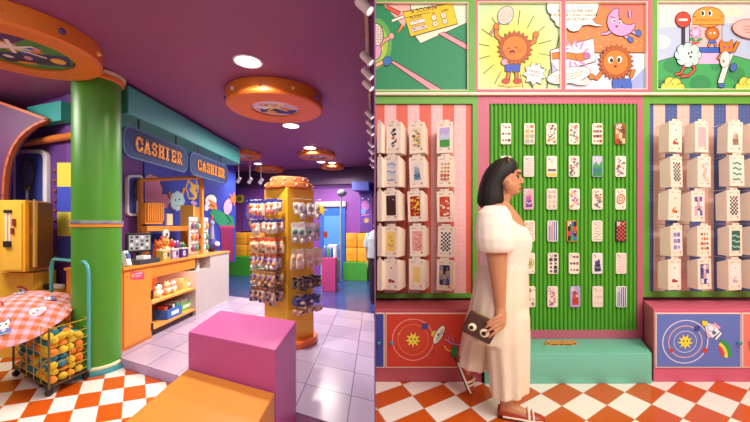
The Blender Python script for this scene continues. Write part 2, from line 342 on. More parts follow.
A3 += [OL([(630, 18), (629, 11)], 2.2, '#c99ad0'), OL([(612, 31), (606, 34), (601, 34)], 2.2, '#c99ad0'), OL([(622, 34), (627, 38)], 2.6, '#c99ad0'), OL([(630, 31), (636, 34)], 2.6, '#c99ad0'), OE(630, 40, 3.2, 2.4, .9, '#3f68b8', .5), OE(638, 33.5, 2.6, 3.6, -.3, '#3f68b8', .5),
       OP(cres, '#c99ad0', .7), E(613, 21, 1.5, 2, 0, '#ffffff'), E(613.4, 21.3, .9, 1.3, 0, '#1c1416'), E(619.5, 23, 1.5, 2, 0, '#ffffff'), E(619.2, 23.2, .9, 1.3, 0, '#1c1416'), L_([(610, 17), (614.5, 19)], .8, '#2a1c18'), L_([(618, 20.4), (621.5, 19)], .8, '#2a1c18'), E(616, 27, 1.3, 1, 0, '#5a2030'),
       HS, OL([(602, 72), (596, 79), (592, 77)], 3.2, ORA), OE(591, 77, 2.8, 2.6, 0, ORA, .5), OL([(629, 72), (633, 70), (630, 78)], 3, ORA), OL([(617, 84), (615, 92)], 3.4, ORA), OL([(627, 84), (628, 92)], 3.4, ORA), sun(615, 63, 15.5, .2),
       E(610, 60.5, 2.6, 3.4, 0, '#ffffff'), E(610.6, 61, 1.7, 2.3, 0, '#1c1416'), E(618.5, 60, 2.6, 3.4, 0, '#ffffff'), E(618, 60.6, 1.7, 2.3, 0, '#1c1416'), E(614.5, 67, 1.6, 1.2, 0, '#5a2014'), OP([(611, 80), (630, 79), (631, 89), (622, 90), (621, 86), (619, 90), (612, 89)], '#3a62c0', .5), CL, BUB]
A4 = [RECT(654, 3, 782, 92, '#b2c3e0'), PG([(654, 3), (782, 3), (782, 20), (654, 28)], '#d9d4d8'), E(660, 42, 10, 7, 0, '#f3ece2'), E(722, 12, 22, 6, 0, '#f0dcc8'), E(668, 10, 14, 4, 0, '#ece2d6'), E(655, 60, 16, 8, 0, '#b9c4e4'),
      OE(706, 114, 92, 61, 0, '#3da55c', .7)] + [E(x, y, r, r * .8, 0, '#2f8e55') for x, y, r in ((672, 66, 9), (700, 84, 11), (736, 74, 9), (661, 86, 8), (716, 66, 6))]
A4 += [OL([(683, 27), (683, 48)], 2.4, '#3a2a4a'), RECT(697, 52, 721, 64, '#d9b4dc'), RECT(689, 25, 722, 48, '#2a1c18'), RECT(689.7, 25, 721.3, 47.6, '#f0b8bc'), OP([(696, 47.4), (721, 47.4), (721, 53), (696, 53)], '#2f5fc0', .5), OE(708, 17.4, 15, 10, 0, '#f09a3a', .7), OP([(692, 17), (724, 16.4), (724, 25), (692, 25)], '#f09a3a', .6), RECT(696, 15, 720, 18, '#f09a3a'),
       T('PITWORLD PARTY', 708, 20.6, 3, '#7a4414', 0, .01), E(702.6, 13.6, 2.2, 3, 0, '#ffffff'), E(702.2, 13.6, 1.4, 2.3, 0, '#1c1416'), E(709.6, 13.6, 2.2, 3, 0, '#ffffff'), E(709.2, 13.6, 1.4, 2.3, 0, '#1c1416'),
       E(692, 40, 3.4, 1.6, .4, '#2f8e55'), E(699, 40, 3.4, 1.6, -.4, '#2f8e55'), E(695, 43, 4, 1.2, 0, '#c84a4a')] + [OE(695 + 3 * math.cos(k * 1.05), 33 + 3 * math.sin(k * 1.05), 2.6, 2.6, 0, '#d9a8d8', .4) for k in range(6)] + [E(695, 33, 3, col='#e6c0e2')]
A4 += [OL([(709, 42), (708, 47)], 1.8, ORA), OL([(714, 42), (715, 47)], 1.8, ORA), sun(711.5, 34, 6.6, 0, n=16), E(709.5, 33.5, .9, 1.1, 0, '#dfe8ff'), E(713.5, 33.5, .9, 1.1, 0, '#dfe8ff'), RECT(707.4, 41, 715.6, 44, '#3f68b8'), OE(682.3, 20.2, 7.2, 7.4, 0, '#d0402e', .8), RECT(677.8, 19.2, 686.8, 21.4, '#fbeee0'),
       OL([(684, 66), (680, 74), (674, 75)], 2.2, '#d85a3c'), OL([(691, 64), (694, 70), (688, 76), (680, 77)], 2.2, '#d85a3c')] + [OE(687 + 8.5 * math.cos(k * .785), 55.5 + 7.5 * math.sin(k * .785), 4.6, 4.6, 0, '#bfe6e0', .6) for k in range(8)] + [E(687, 55.5, 9.4, 8.6, 0, '#bfe6e0'), E(687.5, 54, .9, 1.3, 0, '#1c1416'), E(690.5, 53, .9, 1.3, 0, '#1c1416'), E(689.5, 57.5, 1.4, 1, 0, '#1c1416')]
A4 += [OL([(732, 52), (737, 42)], 2.6, ORA), OP([(718, 44), (720, 40), (723, 43), (727, 43), (731, 40), (732, 45), (731, 53), (719, 53)], ORA, .6), OL([(729, 55), (724, 68), (719, 84)], 5, '#f3ece0'), OL([(721, 54), (717, 60)], 2.6, ORA), OE(723.5, 60, 4.6, 8, .1, '#f6efe4', .6), E(722, 62, 1.2, 1.8, 0, '#d85a6a'), OE(732, 68, 3, 4, .4, '#3f68b8', .5), OE(720, 86, 3, 2.2, 0, '#3f68b8', .5), E(723, 48, 1.2, 1.4, 0, '#8a5aa0'), E(728, 48, 1.2, 1.4, 0, '#8a5aa0'),
       OE(751, 30, 20, 9.5, .1, '#e9b0ae', .8, '#a83a34'), L_([(742, 27), (752, 28), (766, 30)], .5, '#a83a34'), L_([(741, 30), (755, 31)], .5, '#a83a34'), L_([(743, 33), (757, 34)], .5, '#a83a34')]
for bx in (671, 745):
    for dx, dy, r in ((-7, 3, 4.4), (-2.6, -2, 5), (3.4, -1, 5), (8, 3.4, 4)): A4.append(OE(bx + dx, 85 + dy, r, r, 0, '#d9d45a', .5))
    A4.append(E(bx, 88, 9, 4, 0, '#d9d45a')); A4 += [E(bx + d, 85, .7, col='#7a8a2a') for d in (-4, 0, 5)]
def comic(label, opening, frame, col, shapes, clip):
    x0, y0, x1, y1 = opening; X0, Y0, X1, Y1 = frame
    t = thing('comic_panel', label, 'wall panel', WR((x0 + x1) / 2, Y1))
    mb = MB('#e8e0d0'); bar(mb, X0, Y0, X1, Y1, -.088, 0); mb.build('backing_board', t)
    art(MB(), shapes, WR, clip=clip).build('artwork', t, rec=False)
    mb = MB(col)
    bar(mb, X0, Y0, X1, y0, 0, .035); bar(mb, X0, y1, X1, Y1, 0, .035)
    if x0 > X0: bar(mb, X0, y0, x0, y1, 0, .035)
    if x1 < X1: bar(mb, x1, y0, X1, y1, 0, .035)
    mb.build('frame', t)
    mb = MB('#f1e3c8'); w = .9
    for r in ((x0, y0, x1, y0 + w), (x0, y1 - w, x1, y1), (x1 - w, y0 + w, x1, y1 - w)) + (((x0, y0 + w, x0 + w, y1 - w),) if x0 > 376 else ()): bar(mb, *r, .004, .03)
    mb.build('inner_bead', t)
comic('green framed comic panel of a yellow scoreboard over a green court', (375.6, 4, 467.5, 92), (375.6, -6, 474, 94.6), GREEN, A1, (375.7, 4, 467.5, 92))
comic('pink framed comic panel of an orange sun lifting a racket on yellow rays', (476.5, 3.5, 559.5, 91), (474, -6, 561.3, 94.6), PINK, A2, (476.5, 3.5, 559.5, 91))
comic('pink framed comic panel of a lilac moon flying over a second orange sun', (563.2, 3.5, 645, 91), (561.3, -6, 649, 94.6), PINK, A3, (563.2, 3.5, 645, 91))
comic('green framed comic panel of a cloud and a cat by a kiosk on a hill', (654, 3, 780, 91), (649, -6, 784, 94.6), GREEN, A4, (654, 3, 780, 91))
# ---------------- pegboards
def pegboard(label, x0, x1, y0, y1, stripes, frame, fcol):
    t = thing('pegboard', label, 'pegboard', WR((x0 + x1) / 2, frame[3]))
    mb = MB()
    for a, b, c in stripes: mb.m(PEG[c]); bar(mb, a, y0, b, y1, -.088, 0)
    mb.build('striped_board', t)
    mb = MB(fcol); X0, Y0, X1, Y1 = frame
    bar(mb, X0, Y0, X1, y0); bar(mb, X0, y1, X1, Y1)
    if X0 < x0: bar(mb, X0, y0, x0, y1)
    if X1 > x1: bar(mb, x1, y0, X1, y1)
    mb.build('frame', t)
    return t
PEG = {c: pegmat(c, .045, mix(c, '#8a5a5a', .45)) for c in ('#d9604e', '#f3d9c4', '#f0b9bd', '#e79a8e', '#e9c1b4')}
PEG.update({c: pegmat(c, .03, mix(c, '#d9d4e0', .5)) for c in ('#4a5f9c', '#44519e')})
st = [(375.6, 384.6, '#d9604e')]; x = 384.6; k = 0
while x < 466: st.append((x, min(x + 11.6, 466.5), '#f0b9bd' if k % 2 == 0 else '#d9604e')); x += 11.6; k += 1
st[-1] = (st[-1][0], 472, st[-1][2])
left_board = pegboard('pegboard with red and pale pink stripes in a green frame', 375.6, 472, 104.5, 293, st, (375.6, 96.8, 477, 297.5), GREEN)
st = [(648, 653.5, '#44519e'), (653.5, 665, '#e9c1b4')]; x = 665; k = 0
while x < 780: st.append((x, x + 12.2, '#4a5f9c' if k % 2 == 0 else '#e9c1b4')); x += 12.2; k += 1
right_board = pegboard('pegboard with blue and peach stripes in a green frame', 648, x, 104.5, 291, st, (641, 96.8, 786, 296.5), GREEN)
# ---------------- fluted green panel
t = thing('fluted_panel', 'bright green vertically fluted panel in a pink frame behind the phone cases', 'wall panel', WR(561, 336))
prof = []; n = 36; x0, x1 = 488.5, 635.5; w = (x1 - x0) / n
for k in range(n):
    a = x0 + k * w; prof += [(a, 0), (a + .22 * w, 0), (a + .32 * w, .016), (a + .52 * w, .021), (a + .82 * w, .016), (a + .92 * w, 0)]
prof.append((x1, 0))
mb = MB('#58ac30')
for (a, ha), (b, hb) in zip(prof, prof[1:]):
    mb.face([mb.bm.verts.new(p) for p in (WR(a, 104.5, ha), WR(b, 104.5, hb), WR(b, 329.5, hb), WR(a, 329.5, ha))])
mb.m('#357a1e'); bar(mb, x0, 104.5, x1, 329.5, -.088, -.002)
mb.build('fluted_board', t)
mb = MB(PINK)
bar(mb, 477, 96.8, 641, 104.5); bar(mb, 482.5, 104.5, x0, 329.5); bar(mb, x1, 104.5, 641, 329.5); bar(mb, 482.5, 329.5, 641, 337.6); bar(mb, 477, 104.5, 482.5, 337.6)
mb.build('frame', t)
# ---------------- cabinets and bench
YC = 2.55
def WC(x, y, h=0.): return at(x, y, YC) - V((0, h, 0))
ZC = WC(0, 309).z
STAR = '#f6e04a'
def solar(cx, cy, a, b, rot, c1, c2, c3):
    def ring(rx, ry, w, c): return L_([(cx + rx * math.cos(t) * math.cos(rot) - ry * math.sin(t) * math.sin(rot), cy + rx * math.cos(t) * math.sin(rot) + ry * math.sin(t) * math.cos(rot)) for t in [2 * PI * k / 40 for k in range(41)]], w, c)
    return [ring(a, b, .9, c1), ring(a * .74, b * .74, .9, c2), ring(a * .5, b * .5, .5, c3), PG(starpts(cx, cy, 8.6, 4.2, 9, .2), '#7a5a1a'), PG(starpts(cx, cy, 8, 4, 9, .2), STAR), E(cx - 1.6, cy - .6, .7, 1.2, 0, '#2a1c18'), E(cx + 1.8, cy - .6, .7, 1.2, 0, '#2a1c18'), L_([(cx - 1, cy + 2), (cx, cy + 2.6), (cx + 1, cy + 2)], .5, '#2a1c18')]
def arcpts(cx, cy, r, a0, a1, n=12): return [(cx + r * math.cos(math.radians(a0 + (a1 - a0) * k / n)), cy + r * math.sin(math.radians(a0 + (a1 - a0) * k / n))) for k in range(n + 1)]
LA = solar(412.8, 339, 20.5, 20.5, .0, '#f0a090', '#e8742e', '#d85a3a') + [OE(424.6, 325.8, 2.8, 2.8, 0, '#4a4aa8', .4), L_([(421, 328), (428, 323.6)], .6, '#2a2a5a'), E(432, 351, 2, 1.5, 0, '#a8321e'), E(399, 333, 1.1, col='#e8a03a'), OE(433.5, 333, 2.8, 3.4, .5, '#f0c040', .4), OE(438.5, 334, 3.6, 10, .5, '#f3ead8', .7), E(439.5, 334, 1.6, 7.4, .5, '#c9c0b4'), E(438, 334, 1, 1.3, 0, '#2a3a6a'), L_([(441, 332), (445, 334)], .6, '#2a1c18'),
      OL([(444, 338), (452, 343), (460, 344)], 1.8, '#d87ab0', .4), L_([(448, 335), (449, 343)], .7, '#d87ab0'), L_([(452, 334), (453, 343)], .7, '#d87ab0'), L_(arcpts(450, 344, 6, 60, 170), 1.3, '#e8c040'), OE(454, 351, 3, 6.4, .1, '#2f8a4a', .4)]
RA = solar(683.4, 341, 22.6, 21, -.35, '#e9e4ee', '#f0b9a0', '#e9e4ee') + [E(669, 349.7, 2.2, col='#c8442e'), E(703, 349.7, 2.6, col='#c83a3a'), OE(695, 328, 2.6, 2.6, 0, '#3f4fb0', .4), L_([(691.6, 330), (698.4, 326)], .6, '#2a2a5a'),
      L_(arcpts(713, 352, 7, -60, 25), 3.4, '#d8404a'), L_(arcpts(711, 354, 13, -62, 12), 3.6, '#f0dc4a'), L_(arcpts(710, 355, 17.6, -60, 4), 4.4, '#2f9a5a'),
      OP([(712, 321), (719, 327), (716, 328.5), (711, 325)], '#e9a8dc', .4), OP([(703, 330), (705, 337), (709, 337.5), (707, 331)], '#e9a8dc', .4), OP([(701, 321), (712, 323.5), (718, 331), (710, 337.5), (704, 331)], '#f3f0f6', .5), OP([(699.5, 319.6), (706, 320.6), (703.4, 326), (700, 324.6)], '#f0dc4a', .5), OE(708.4, 327.4, 3.2, 3.2, 0, '#e9eef6', .5, '#2a4a8a'), E(711.6, 332, 1.9, col='#2f7a9a'), OP([(712, 338), (718, 331), (719.6, 333), (714, 339.4)], '#eef0f2', .4)]
def cabinet(label, plan, col, doors):
    t = thing('cabinet', label, 'cabinet', (sum(p[0] for p in plan) / 4, YC + .15, ZF))
    MB(col).plan(plan, ZF, ZC).build('body', t, bevel=.006)
    for x0, x1, dc, sh, kx in doors:
        mb = MB('#f0dccb'); bar(mb, x0, 312.6, x1, 367, -.004, .012, WC); d = mb.build('door', t); d['label'] = 'cream edged painted door'
        mb = MB(dc); bar(mb, x0 + 1 if x0 > 377 else x0, 313.6, x1 - 1 if x1 < 800 else x1, 366, .008, .0145, WC); mb.build('painted_panel', d)
        if sh: art(MB(), sh, WC, h0=.0155, clip=(x0 + 1, 313.6, x1 - 1, 366)).build('artwork', d, rec=False)
        MB('#3f8fa8').lathe([(.006, 0), (.006, .012), (.013, .018), (.014, .026), (.009, .031), (.0, .032)], WC(kx, 341.5, .0145), 16, Matrix.Rotation(PI / 2, 3, 'X')).build('knob', d, smooth=True)
cabinet('dark pink cabinet with a red solar system door under the red striped board', [(.005, YC), (.80, YC), (.92, 2.858), (.005, 2.858)], '#b8505e', [(375.8, 384.6, '#3a479a', None, 378.6), (385.6, 466.5, '#cf3b28', LA, 391.4)])
cabinet('pink cabinet with a blue rocket door under the blue striped board', [(2.089, YC), (3.5, YC), (3.5, 2.858), (2.252, 2.858)], '#d0607e', [(654.4, 739.4, '#5f76c4', RA, 735), (740.6, 824, '#ee7f72', [OE(757, 338, 8, 10, 0, '#3fae8a', .5), E(752, 348, 5, 6, 0, '#2f9a5a')], 747)])
b = MB('#74c4ae').plan([(.81, 2.52), (2.053, 2.52), (2.238, 2.858), (.93, 2.858)], ZF, .659).build('bench', bevel=.01, smooth=True)
tag(b, 'long teal display bench on the checkered floor under the green fluted panel', 'bench')
t = thing('name_plaque', 'small wooden lozenge plaque standing on the teal bench', 'sign', at(561, 345.8, 2.68))
fr = lambda x, y, h: at(x, y, 2.68) - V((0, h, 0))
MB('#d98f45').poly([(545, 343.6), (547, 341), (575, 341), (577.5, 343.6), (575, 346), (547, 346)], fr, -.012, 0).build('board', t)
art(MB(), [E(548, 343.6, .8, col='#1c1410'), E(574.8, 343.6, .8, col='#1c1410'), L_([(551, 344.6), (558, 344.6)], .8, '#5a3214'), L_([(559.6, 344.6), (563, 344.6)], .8, '#5a3214'), L_([(564.5, 344.6), (571.5, 344.6)], .8, '#5a3214'), L_([(562, 341.6), (562, 346)], .5, '#5a3214')], fr, h0=.0008).build('marking', t, rec=False)
# ================================================================== phone cases and cartons
def roundrect(w, h, r, n=5):
    out = []
    for cx, cy, a in ((w - r, h - r, 0), (-w + r, h - r, 90), (-w + r, -h + r, 180), (w - r, -h + r, 270)):
        out += [(cx + r * math.cos(math.radians(a + 90 * k / n)), cy + r * math.sin(math.radians(a + 90 * k / n))) for k in range(n + 1)]
    return out
def design(kind, w, h, cols, seed=1):
    """printed shapes inside a w x h half-size area, y down"""
    R = random.Random(seed); s = []
    if kind == 'grid':
        nx, ny = 2 + seed % 2, 3 + seed % 3
        for j in range(ny):
            for i in range(nx):
                x = -w + (i + .5) * 2 * w / nx; y = -h + (j + .5) * 2 * h / ny; a = min(w / nx, h / ny) * .88; c = R.choice(cols)
                s.append(R.choice([RECT(x - a, y - a, x + a, y + a, c), E(x, y, a, a * .9, 0, c), PG(starpts(x, y, a, a * .55, 5), c)])); s.append(E(x + a * .1, y - a * .1, a * .35, a * .3, 0, R.choice(cols)))
    elif kind == 'scatter':
        for k in range(20):
            x, y = R.uniform(-w, w) * .85, -h * .9 + (k + R.random()) * 1.8 * h / 20; a = w * R.uniform(.16, .36); c = R.choice(cols)
            s.append(R.choice([E(x, y, a, a * .8, 0, c), PG(starpts(x, y, a * 1.2, a * .5, 5, R.random()), c), RECT(x - a, y - a * .6, x + a, y + a * .6, c)]))
    elif kind == 'scribble':
        for k in range(7):
            y = -h * .85 + k * h * .28; s.append(L_([(-w * .8 + i * w * .27, y + R.uniform(-1, 1) * h * .12) for i in range(7)], w * .1, R.choice(cols)))
    elif kind == 'stripes':
        n = 5
        for k in range(n): s.append(RECT(-w + (2 * k + .5) * w / n, -h, -w + (2 * k + 1.6) * w / n, h, cols[k % len(cols)]))
    elif kind == 'checker':
        nx, ny = 5, int(5 * h / w)
        for j in range(ny):
            for i in range(nx):
                if (i + j) % 2 == 0: s.append(RECT(-w + i * 2 * w / nx, -h + j * 2 * h / ny, -w + (i + 1) * 2 * w / nx, -h + (j + 1) * 2 * h / ny, cols[0]))
        for k in range(len(cols) - 1): s.append(E(w * .4, -h * .75 + k * h * .5, w * .3, w * .26, 0, cols[k + 1]))
    elif kind == 'land':
        s = [RECT(-w, -h, w, h, cols[0]), PG([(-w, -h * .1), (-w * .3, -h * .5), (w * .2, -h * .1), (w, -h * .6), (w, h * .3), (-w, h * .3)], cols[1]), RECT(-w, h * .25, w, h, cols[2])]
        for k in range(7): x = -w + (k + .5) * 2 * w / 7; s.append(PG([(x - w * .2, h), (x + R.uniform(-.2, .2) * w, h * R.uniform(-.1, .35)), (x + w * .2, h)], cols[3]))
    elif kind == 'figure':
        s = [E(0, -h * .1, w * .55, h * .4, .2, cols[0]), E(-w * .2, -h * .45, w * .4, h * .18, 0, cols[1]), PG([(-w * .7, h * .2), (w * .6, h * .05), (w * .8, h * .8), (-w * .6, h * .85)], cols[2]), L_([(-w * .6, h * .3), (w * .1, h * .5), (w * .7, h * .3)], w * .22, cols[3 % len(cols)]), E(w * .3, -h * .1, w * .22, w * .22, 0, cols[-1])]
    elif kind == 'blocks':
        for j in range(4):
            for i in range(3): s.append(RECT(-w + i * 2 * w / 3, -h + j * h / 2, -w + (i + 1) * 2 * w / 3, -h + (j + 1) * h / 2, cols[(i * 2 + j * 3 + R.randint(0, 1)) % len(cols)]))
        for k in range(6): s.append(E(R.uniform(-w, w) * .7, R.uniform(-h, h) * .8, w * .2, w * .2, 0, R.choice(cols)))
    elif kind == 'bats':
        s = [RECT(-w, h * .72, w, h, cols[1])]
        for k in range(3):
            x = -w * .6 + k * w * .6; s.append(PG([(x - w * .34, h * .2), (x - w * .1, h * .34), (x, h * .2), (x + w * .1, h * .34), (x + w * .34, h * .2), (x + w * .2, h * .58), (x, h * .46), (x - w * .2, h * .58)], cols[0]))
        s += [E(0, -h * .5, w * .2, w * .1, 0, cols[0])]
    elif kind == 'waves':
        for k in range(7):
            y = -h + (k + .5) * 2 * h / 7; s.append(L_([(-w + i * w / 4, y + math.sin(i * 1.1 + k) * h * .07 + i * h * .02) for i in range(9)], h * .14, cols[k % len(cols)]))
    elif kind == 'swirl':
        for k in range(4): s += [E(0, 0, w * (.9 - .22 * k), h * (.55 - .13 * k), .3, cols[k % len(cols)])]
        s += [E(R.uniform(-1, 1) * w * .8, sg * h * .8, w * .16, w * .16, 0, cols[0]) for sg in (-1, 1)]
    elif kind == 'base':
        s = [E(-w * .3, h * .66, w * .5, h * .2, 0, cols[0]), E(w * .4, h * .72, w * .35, h * .14, .3, cols[-1]), E(0, -h * .7, w * .2, w * .14, 0, cols[-1])]
        if len(cols) > 2: s += [E(w * .1, h * .3, w * .3, h * .1, 0, cols[1]), E(-w * .4, h * .4, w * .16, w * .16, 0, cols[2])]
    elif kind == 'plain':
        s = [RECT(-w * .8, -h * .8, w * .8, h * .8, cols[0])] + [E(w * .5, -h * .6, w * .12, w * .12, 0, cols[-1])]
    return s
PX = YW / F
case_shell = None
def phone_case(cx, cy, bg, kind, cols, label, seed):
    global case_shell
    t = thing('phone_case', label, 'phone case', WR(cx, cy + 10.4, .034), 'phone cases on the green fluted panel')
    c = WR(cx, cy)
    fr = lambda x, y, h: V((c.x + x * PX, YW - h, c.z - y * PX))
    o = MB(mat(bg, .3)).poly(roundrect(5.2, 10.4, 1.7), fr, .0205, .032).build('shell', t, bevel=.0025, smooth=True)
    k = design(kind, 4.5, 9.6, cols, seed)
    art(MB(), k, fr, h0=.0324, clip=(-4.6, -9.6, 4.6, 9.6)).build('print', t, rec=False)
    mb = MB('#e9e2da'); mb.poly(roundrect(1.5, 1.9, .7), lambda x, y, h: fr(x - 2.5, y - 7.2, h), .032, .0335); o = mb.build('camera_bump', t); mb = MB('#2a2a30')
    for dx, dy in ((-3, -8), (-2, -6.6)): mb.lathe([(.0042, 0), (.0042, .002), (.0, .0022)], fr(dx, dy, .0335), 10, Matrix.Rotation(PI / 2, 3, 'X'))
    mb.build('lens', o)
CR, PK = '#f4e6d6', '#f0dcd4'
CASES = [
 (504.6, 134.8, CR, 'grid', ['#7a3a26', '#c0492e', '#a86a4a', '#3a4a5a'], 'white case with brown and maroon food icons in two columns'),
 (527.8, 134.8, CR, 'grid', ['#e8a860', '#d98a8a', '#8fb0a0', '#b07a4a'], 'white case with pale peach and tan sticker icons, second along the top row'),
 (549.7, 134.8, CR, 'scatter', ['#8a3a26', '#c98a2a', '#5a2a20', '#3a5a5a'], 'white case with scattered brown, mustard and dark red shapes in the top row'),
 (572, 134.8, CR, 'scatter', ['#5aa89a', '#e08a9a', '#c9603a', '#7a9a5a'], 'white case with scattered teal and pink icons in the top row'),
 (595, 134.8, CR, 'grid', ['#b03a3a', '#3a3440', '#7a8a3a'], 'white case with rows of tiny dark and red icons in the top row'),
 (617.6, 134.8, '#b0603a', 'blocks', ['#8a4a26', '#c9762e', '#5a2a1c', '#e9c9a0', '#a83a22'], 'brown and orange collage case at the top corner by the pink frame'),
 (504.6, 167, CR, 'scribble', ['#d8a05a', '#8a8a9a'], 'white case almost hidden above the walking woman'),
 (527.2, 167, PK, 'scribble', ['#c9a0a0', '#a89a9a'], 'pale case with faint grey pink line drawing in front of the face'),
 (549.9, 167, CR, 'bats', ['#2a2838', '#e0c040'], 'white case with a row of black bats over a yellow base'),
 (572, 167, CR, 'scatter', ['#a83a3a', '#3a3a44', '#8a8a94'], 'white case with sparse tiny red and black marks in the second row'),
 (595, 167, '#9fb6d0', 'land', ['#c3c4d8', '#3f9a5a', '#2a62a0', '#2f8a48'], 'case printed with a green mountain and blue lake'),
 (618, 167, CR, 'scatter', ['#3a3444', '#c0504a', '#5a6a9a'], 'white case with dark dotted icons, second row end by the pink frame'),
 (527, 199.4, '#d8b0c0', 'figure', ['#b05aa0', '#e09a8a', '#7a3a8a', '#e8d0e0', '#d0483a'], 'case with a purple and pink figure just ahead of the woman\'s chin'),
 (550, 199.4, PK, 'grid', ['#d8c0a8', '#c9b0a0', '#b0a89a'], 'pale beige case with faint letter-like shapes in the third row'),
 (572.3, 199.4, CR, 'scatter', ['#e08a9a', '#d8b040', '#9a6aa8', '#e8a05a'], 'white case with pastel pink, yellow and lilac dots'),
 (595, 199.4, CR, 'scatter', ['#8a7a74', '#b0604a', '#6a6a74'], 'white case with small grey and brown marks in the third row'),
 (618, 199.4, CR, 'swirl', ['#a85a2e', '#f0d8b8', '#c0703a', '#f4e6d6'], 'white case with a brown round swirl'),
 (528, 231, CR, 'scribble', ['#b04a3a', '#8a5a4a'], 'white case with rust scribbles beside the blouse front'),
 (550.8, 231, '#f0e8e4', 'stripes', ['#2f3f9a', '#3a4aa8', '#c8503a', '#2f3f9a'], 'case with navy and red vertical stripes in the fourth row'),
 (570, 231, '#e08a2a', 'blocks', ['#e8962a', '#d0402e', '#3a6ab0', '#f0d8a0', '#1f1c24', '#4a9a4a'], 'bright orange, red and blue patchwork case'),
 (594.8, 231, CR, 'scribble', ['#3a2a2a', '#c0402e', '#8a6a4a'], 'white case with black and red sketch lines in the fourth row'),
 (618.3, 231, '#2a2a4a', 'checker', ['#d0502e', '#e08a3a'], 'navy case with a red orange check'),
 (528, 263, CR, 'swirl', ['#a8a84a', '#e9d8a0', '#8a9a3a'], 'white case with an olive green swirl beside the waist'),
 (551.2, 263, CR, 'grid', ['#4a4a6a', '#5a3a5a', '#3a3a44'], 'white case with rows of small dark violet icons'),
 (572, 263, CR, 'grid', ['#b06a80', '#3a343c', '#8a5a6a'], 'white case with rows of small pink and black icons'),
 (595, 263, '#e6e0e4', 'figure', ['#3a4a8a', '#e9dcd0', '#26304e', '#8a98c0', '#5a3a5a'], 'case with a dark blue figure filling its lower half'),
 (618.6, 263, PK, 'scribble', ['#d8a8a8', '#c99a9a'], 'pale pink case with thin pink line pattern'),
 (528.5, 296, CR, 'scatter', ['#c9a070', '#a0806a'], 'white case half hidden beside the skirt in the lowest row'),
 (550.8, 296, PK, 'scatter', ['#c07a9a', '#8a6a9a', '#d8a05a'], 'pale case with lilac and pink cat shapes in the lowest row'),
 (573, 296, '#b0a0d0', 'figure', ['#c8402e', '#8a4a2e', '#c03a26', '#a8321f', '#e8d8c8'], 'lilac case with a bright red house shape'),
 (595.4, 296, PK, 'grid', ['#e6d0c0', '#dcc8b8', '#d0bcae'], 'plain beige case with faint outlines in the lowest row'),
 (618.8, 296, '#f0ece8', 'stripes', ['#2f4fa8', '#2f4fa8'], 'white case with wide blue vertical stripes at the lower corner'),
]
for i, c in enumerate(CASES): phone_case(c[0], c[1], c[2], c[3], c[4], c[5], i + 3)

# hanging cartons: built about the bottom centre of the front face; copies share nothing so each print is its own
YB = 2.68; PB = YB / F
def carton(board, cx, cy, yaw, bg, kind, cols, label, seed, hw=.062, tilt=0., d=.13):
    hh = .122
    p = at(cx, cy, YB); R = rz(yaw) @ Matrix.Rotation(tilt, 3, 'Y')
    t = thing('phone_case_carton', label, 'packaging box', (0, 0, 0), 'cartons on the striped pegboards')
    mb = MB(mat('#f4e4d2', .6)); z0, z1 = 0, 2 * hh
    lo = [V((-hw, 0, z0)), V((hw, 0, z0)), V((hw, d, z0 + .006)), V((-hw, d, z0 + .006))]
    hi = [V((-hw, 0, z1)), V((hw, 0, z1)), V((hw, d, z1 - .028)), V((-hw, d, z1 - .028))]
    mb.prism(lo, hi); mb.build('box_body', t, bevel=.003)
    fr = lambda x, y, h: V((x * PB, -h, hh - y * PB))
    if hw > .03:
        mb = MB(mat(bg, .3)); mb.poly(roundrect(5.1, 10.0, 1.2), fr, .0003, .0012); w = mb.build('window_card', t)
        art(MB(), design(kind, 4.7, 9.4, cols, seed), fr, h0=.0014, clip=(-4.8, -9.5, 4.8, 9.5)).build('print', w, rec=False)
    if hw > .03: art(MB(), [L_([(-5.6, -12.6), (-1, -12.6)], .7, '#a89a90'), E(5, -12.4, .8, col='#b89a90'), E(4.4, 11.6, 1, col='#c86a5a'), L_([(-5.5, 11.8), (-2, 11.8)], .6, '#b8a89c')], fr, h0=.0006).build('lettering_marks', t, rec=False)
    mb = MB(mat('#f4e4d2', .6)); mb.box((0, .001, z1 + .008), (hw * 1.1, .002, .018)); mb.build('hang_tab', t)
    t.location = p - V((0, 0, hh)); t.rotation_euler = R.to_euler()
    # hook of the board that carries it
    q = p + R @ V((0, -.012, hh + .006)); mb = MB(mat('#d8d2cc', .3, .8)); e = V((q.x + (.03 if yaw < -.1 else 0), YW + .005, q.z + .004)); mb.tube([q + V((0, 0, .012)), q, e], .0028, 8); mb.build('hook', board)
NX = random.Random(5)
rows = (137.5, 172, 206, 241, 275)
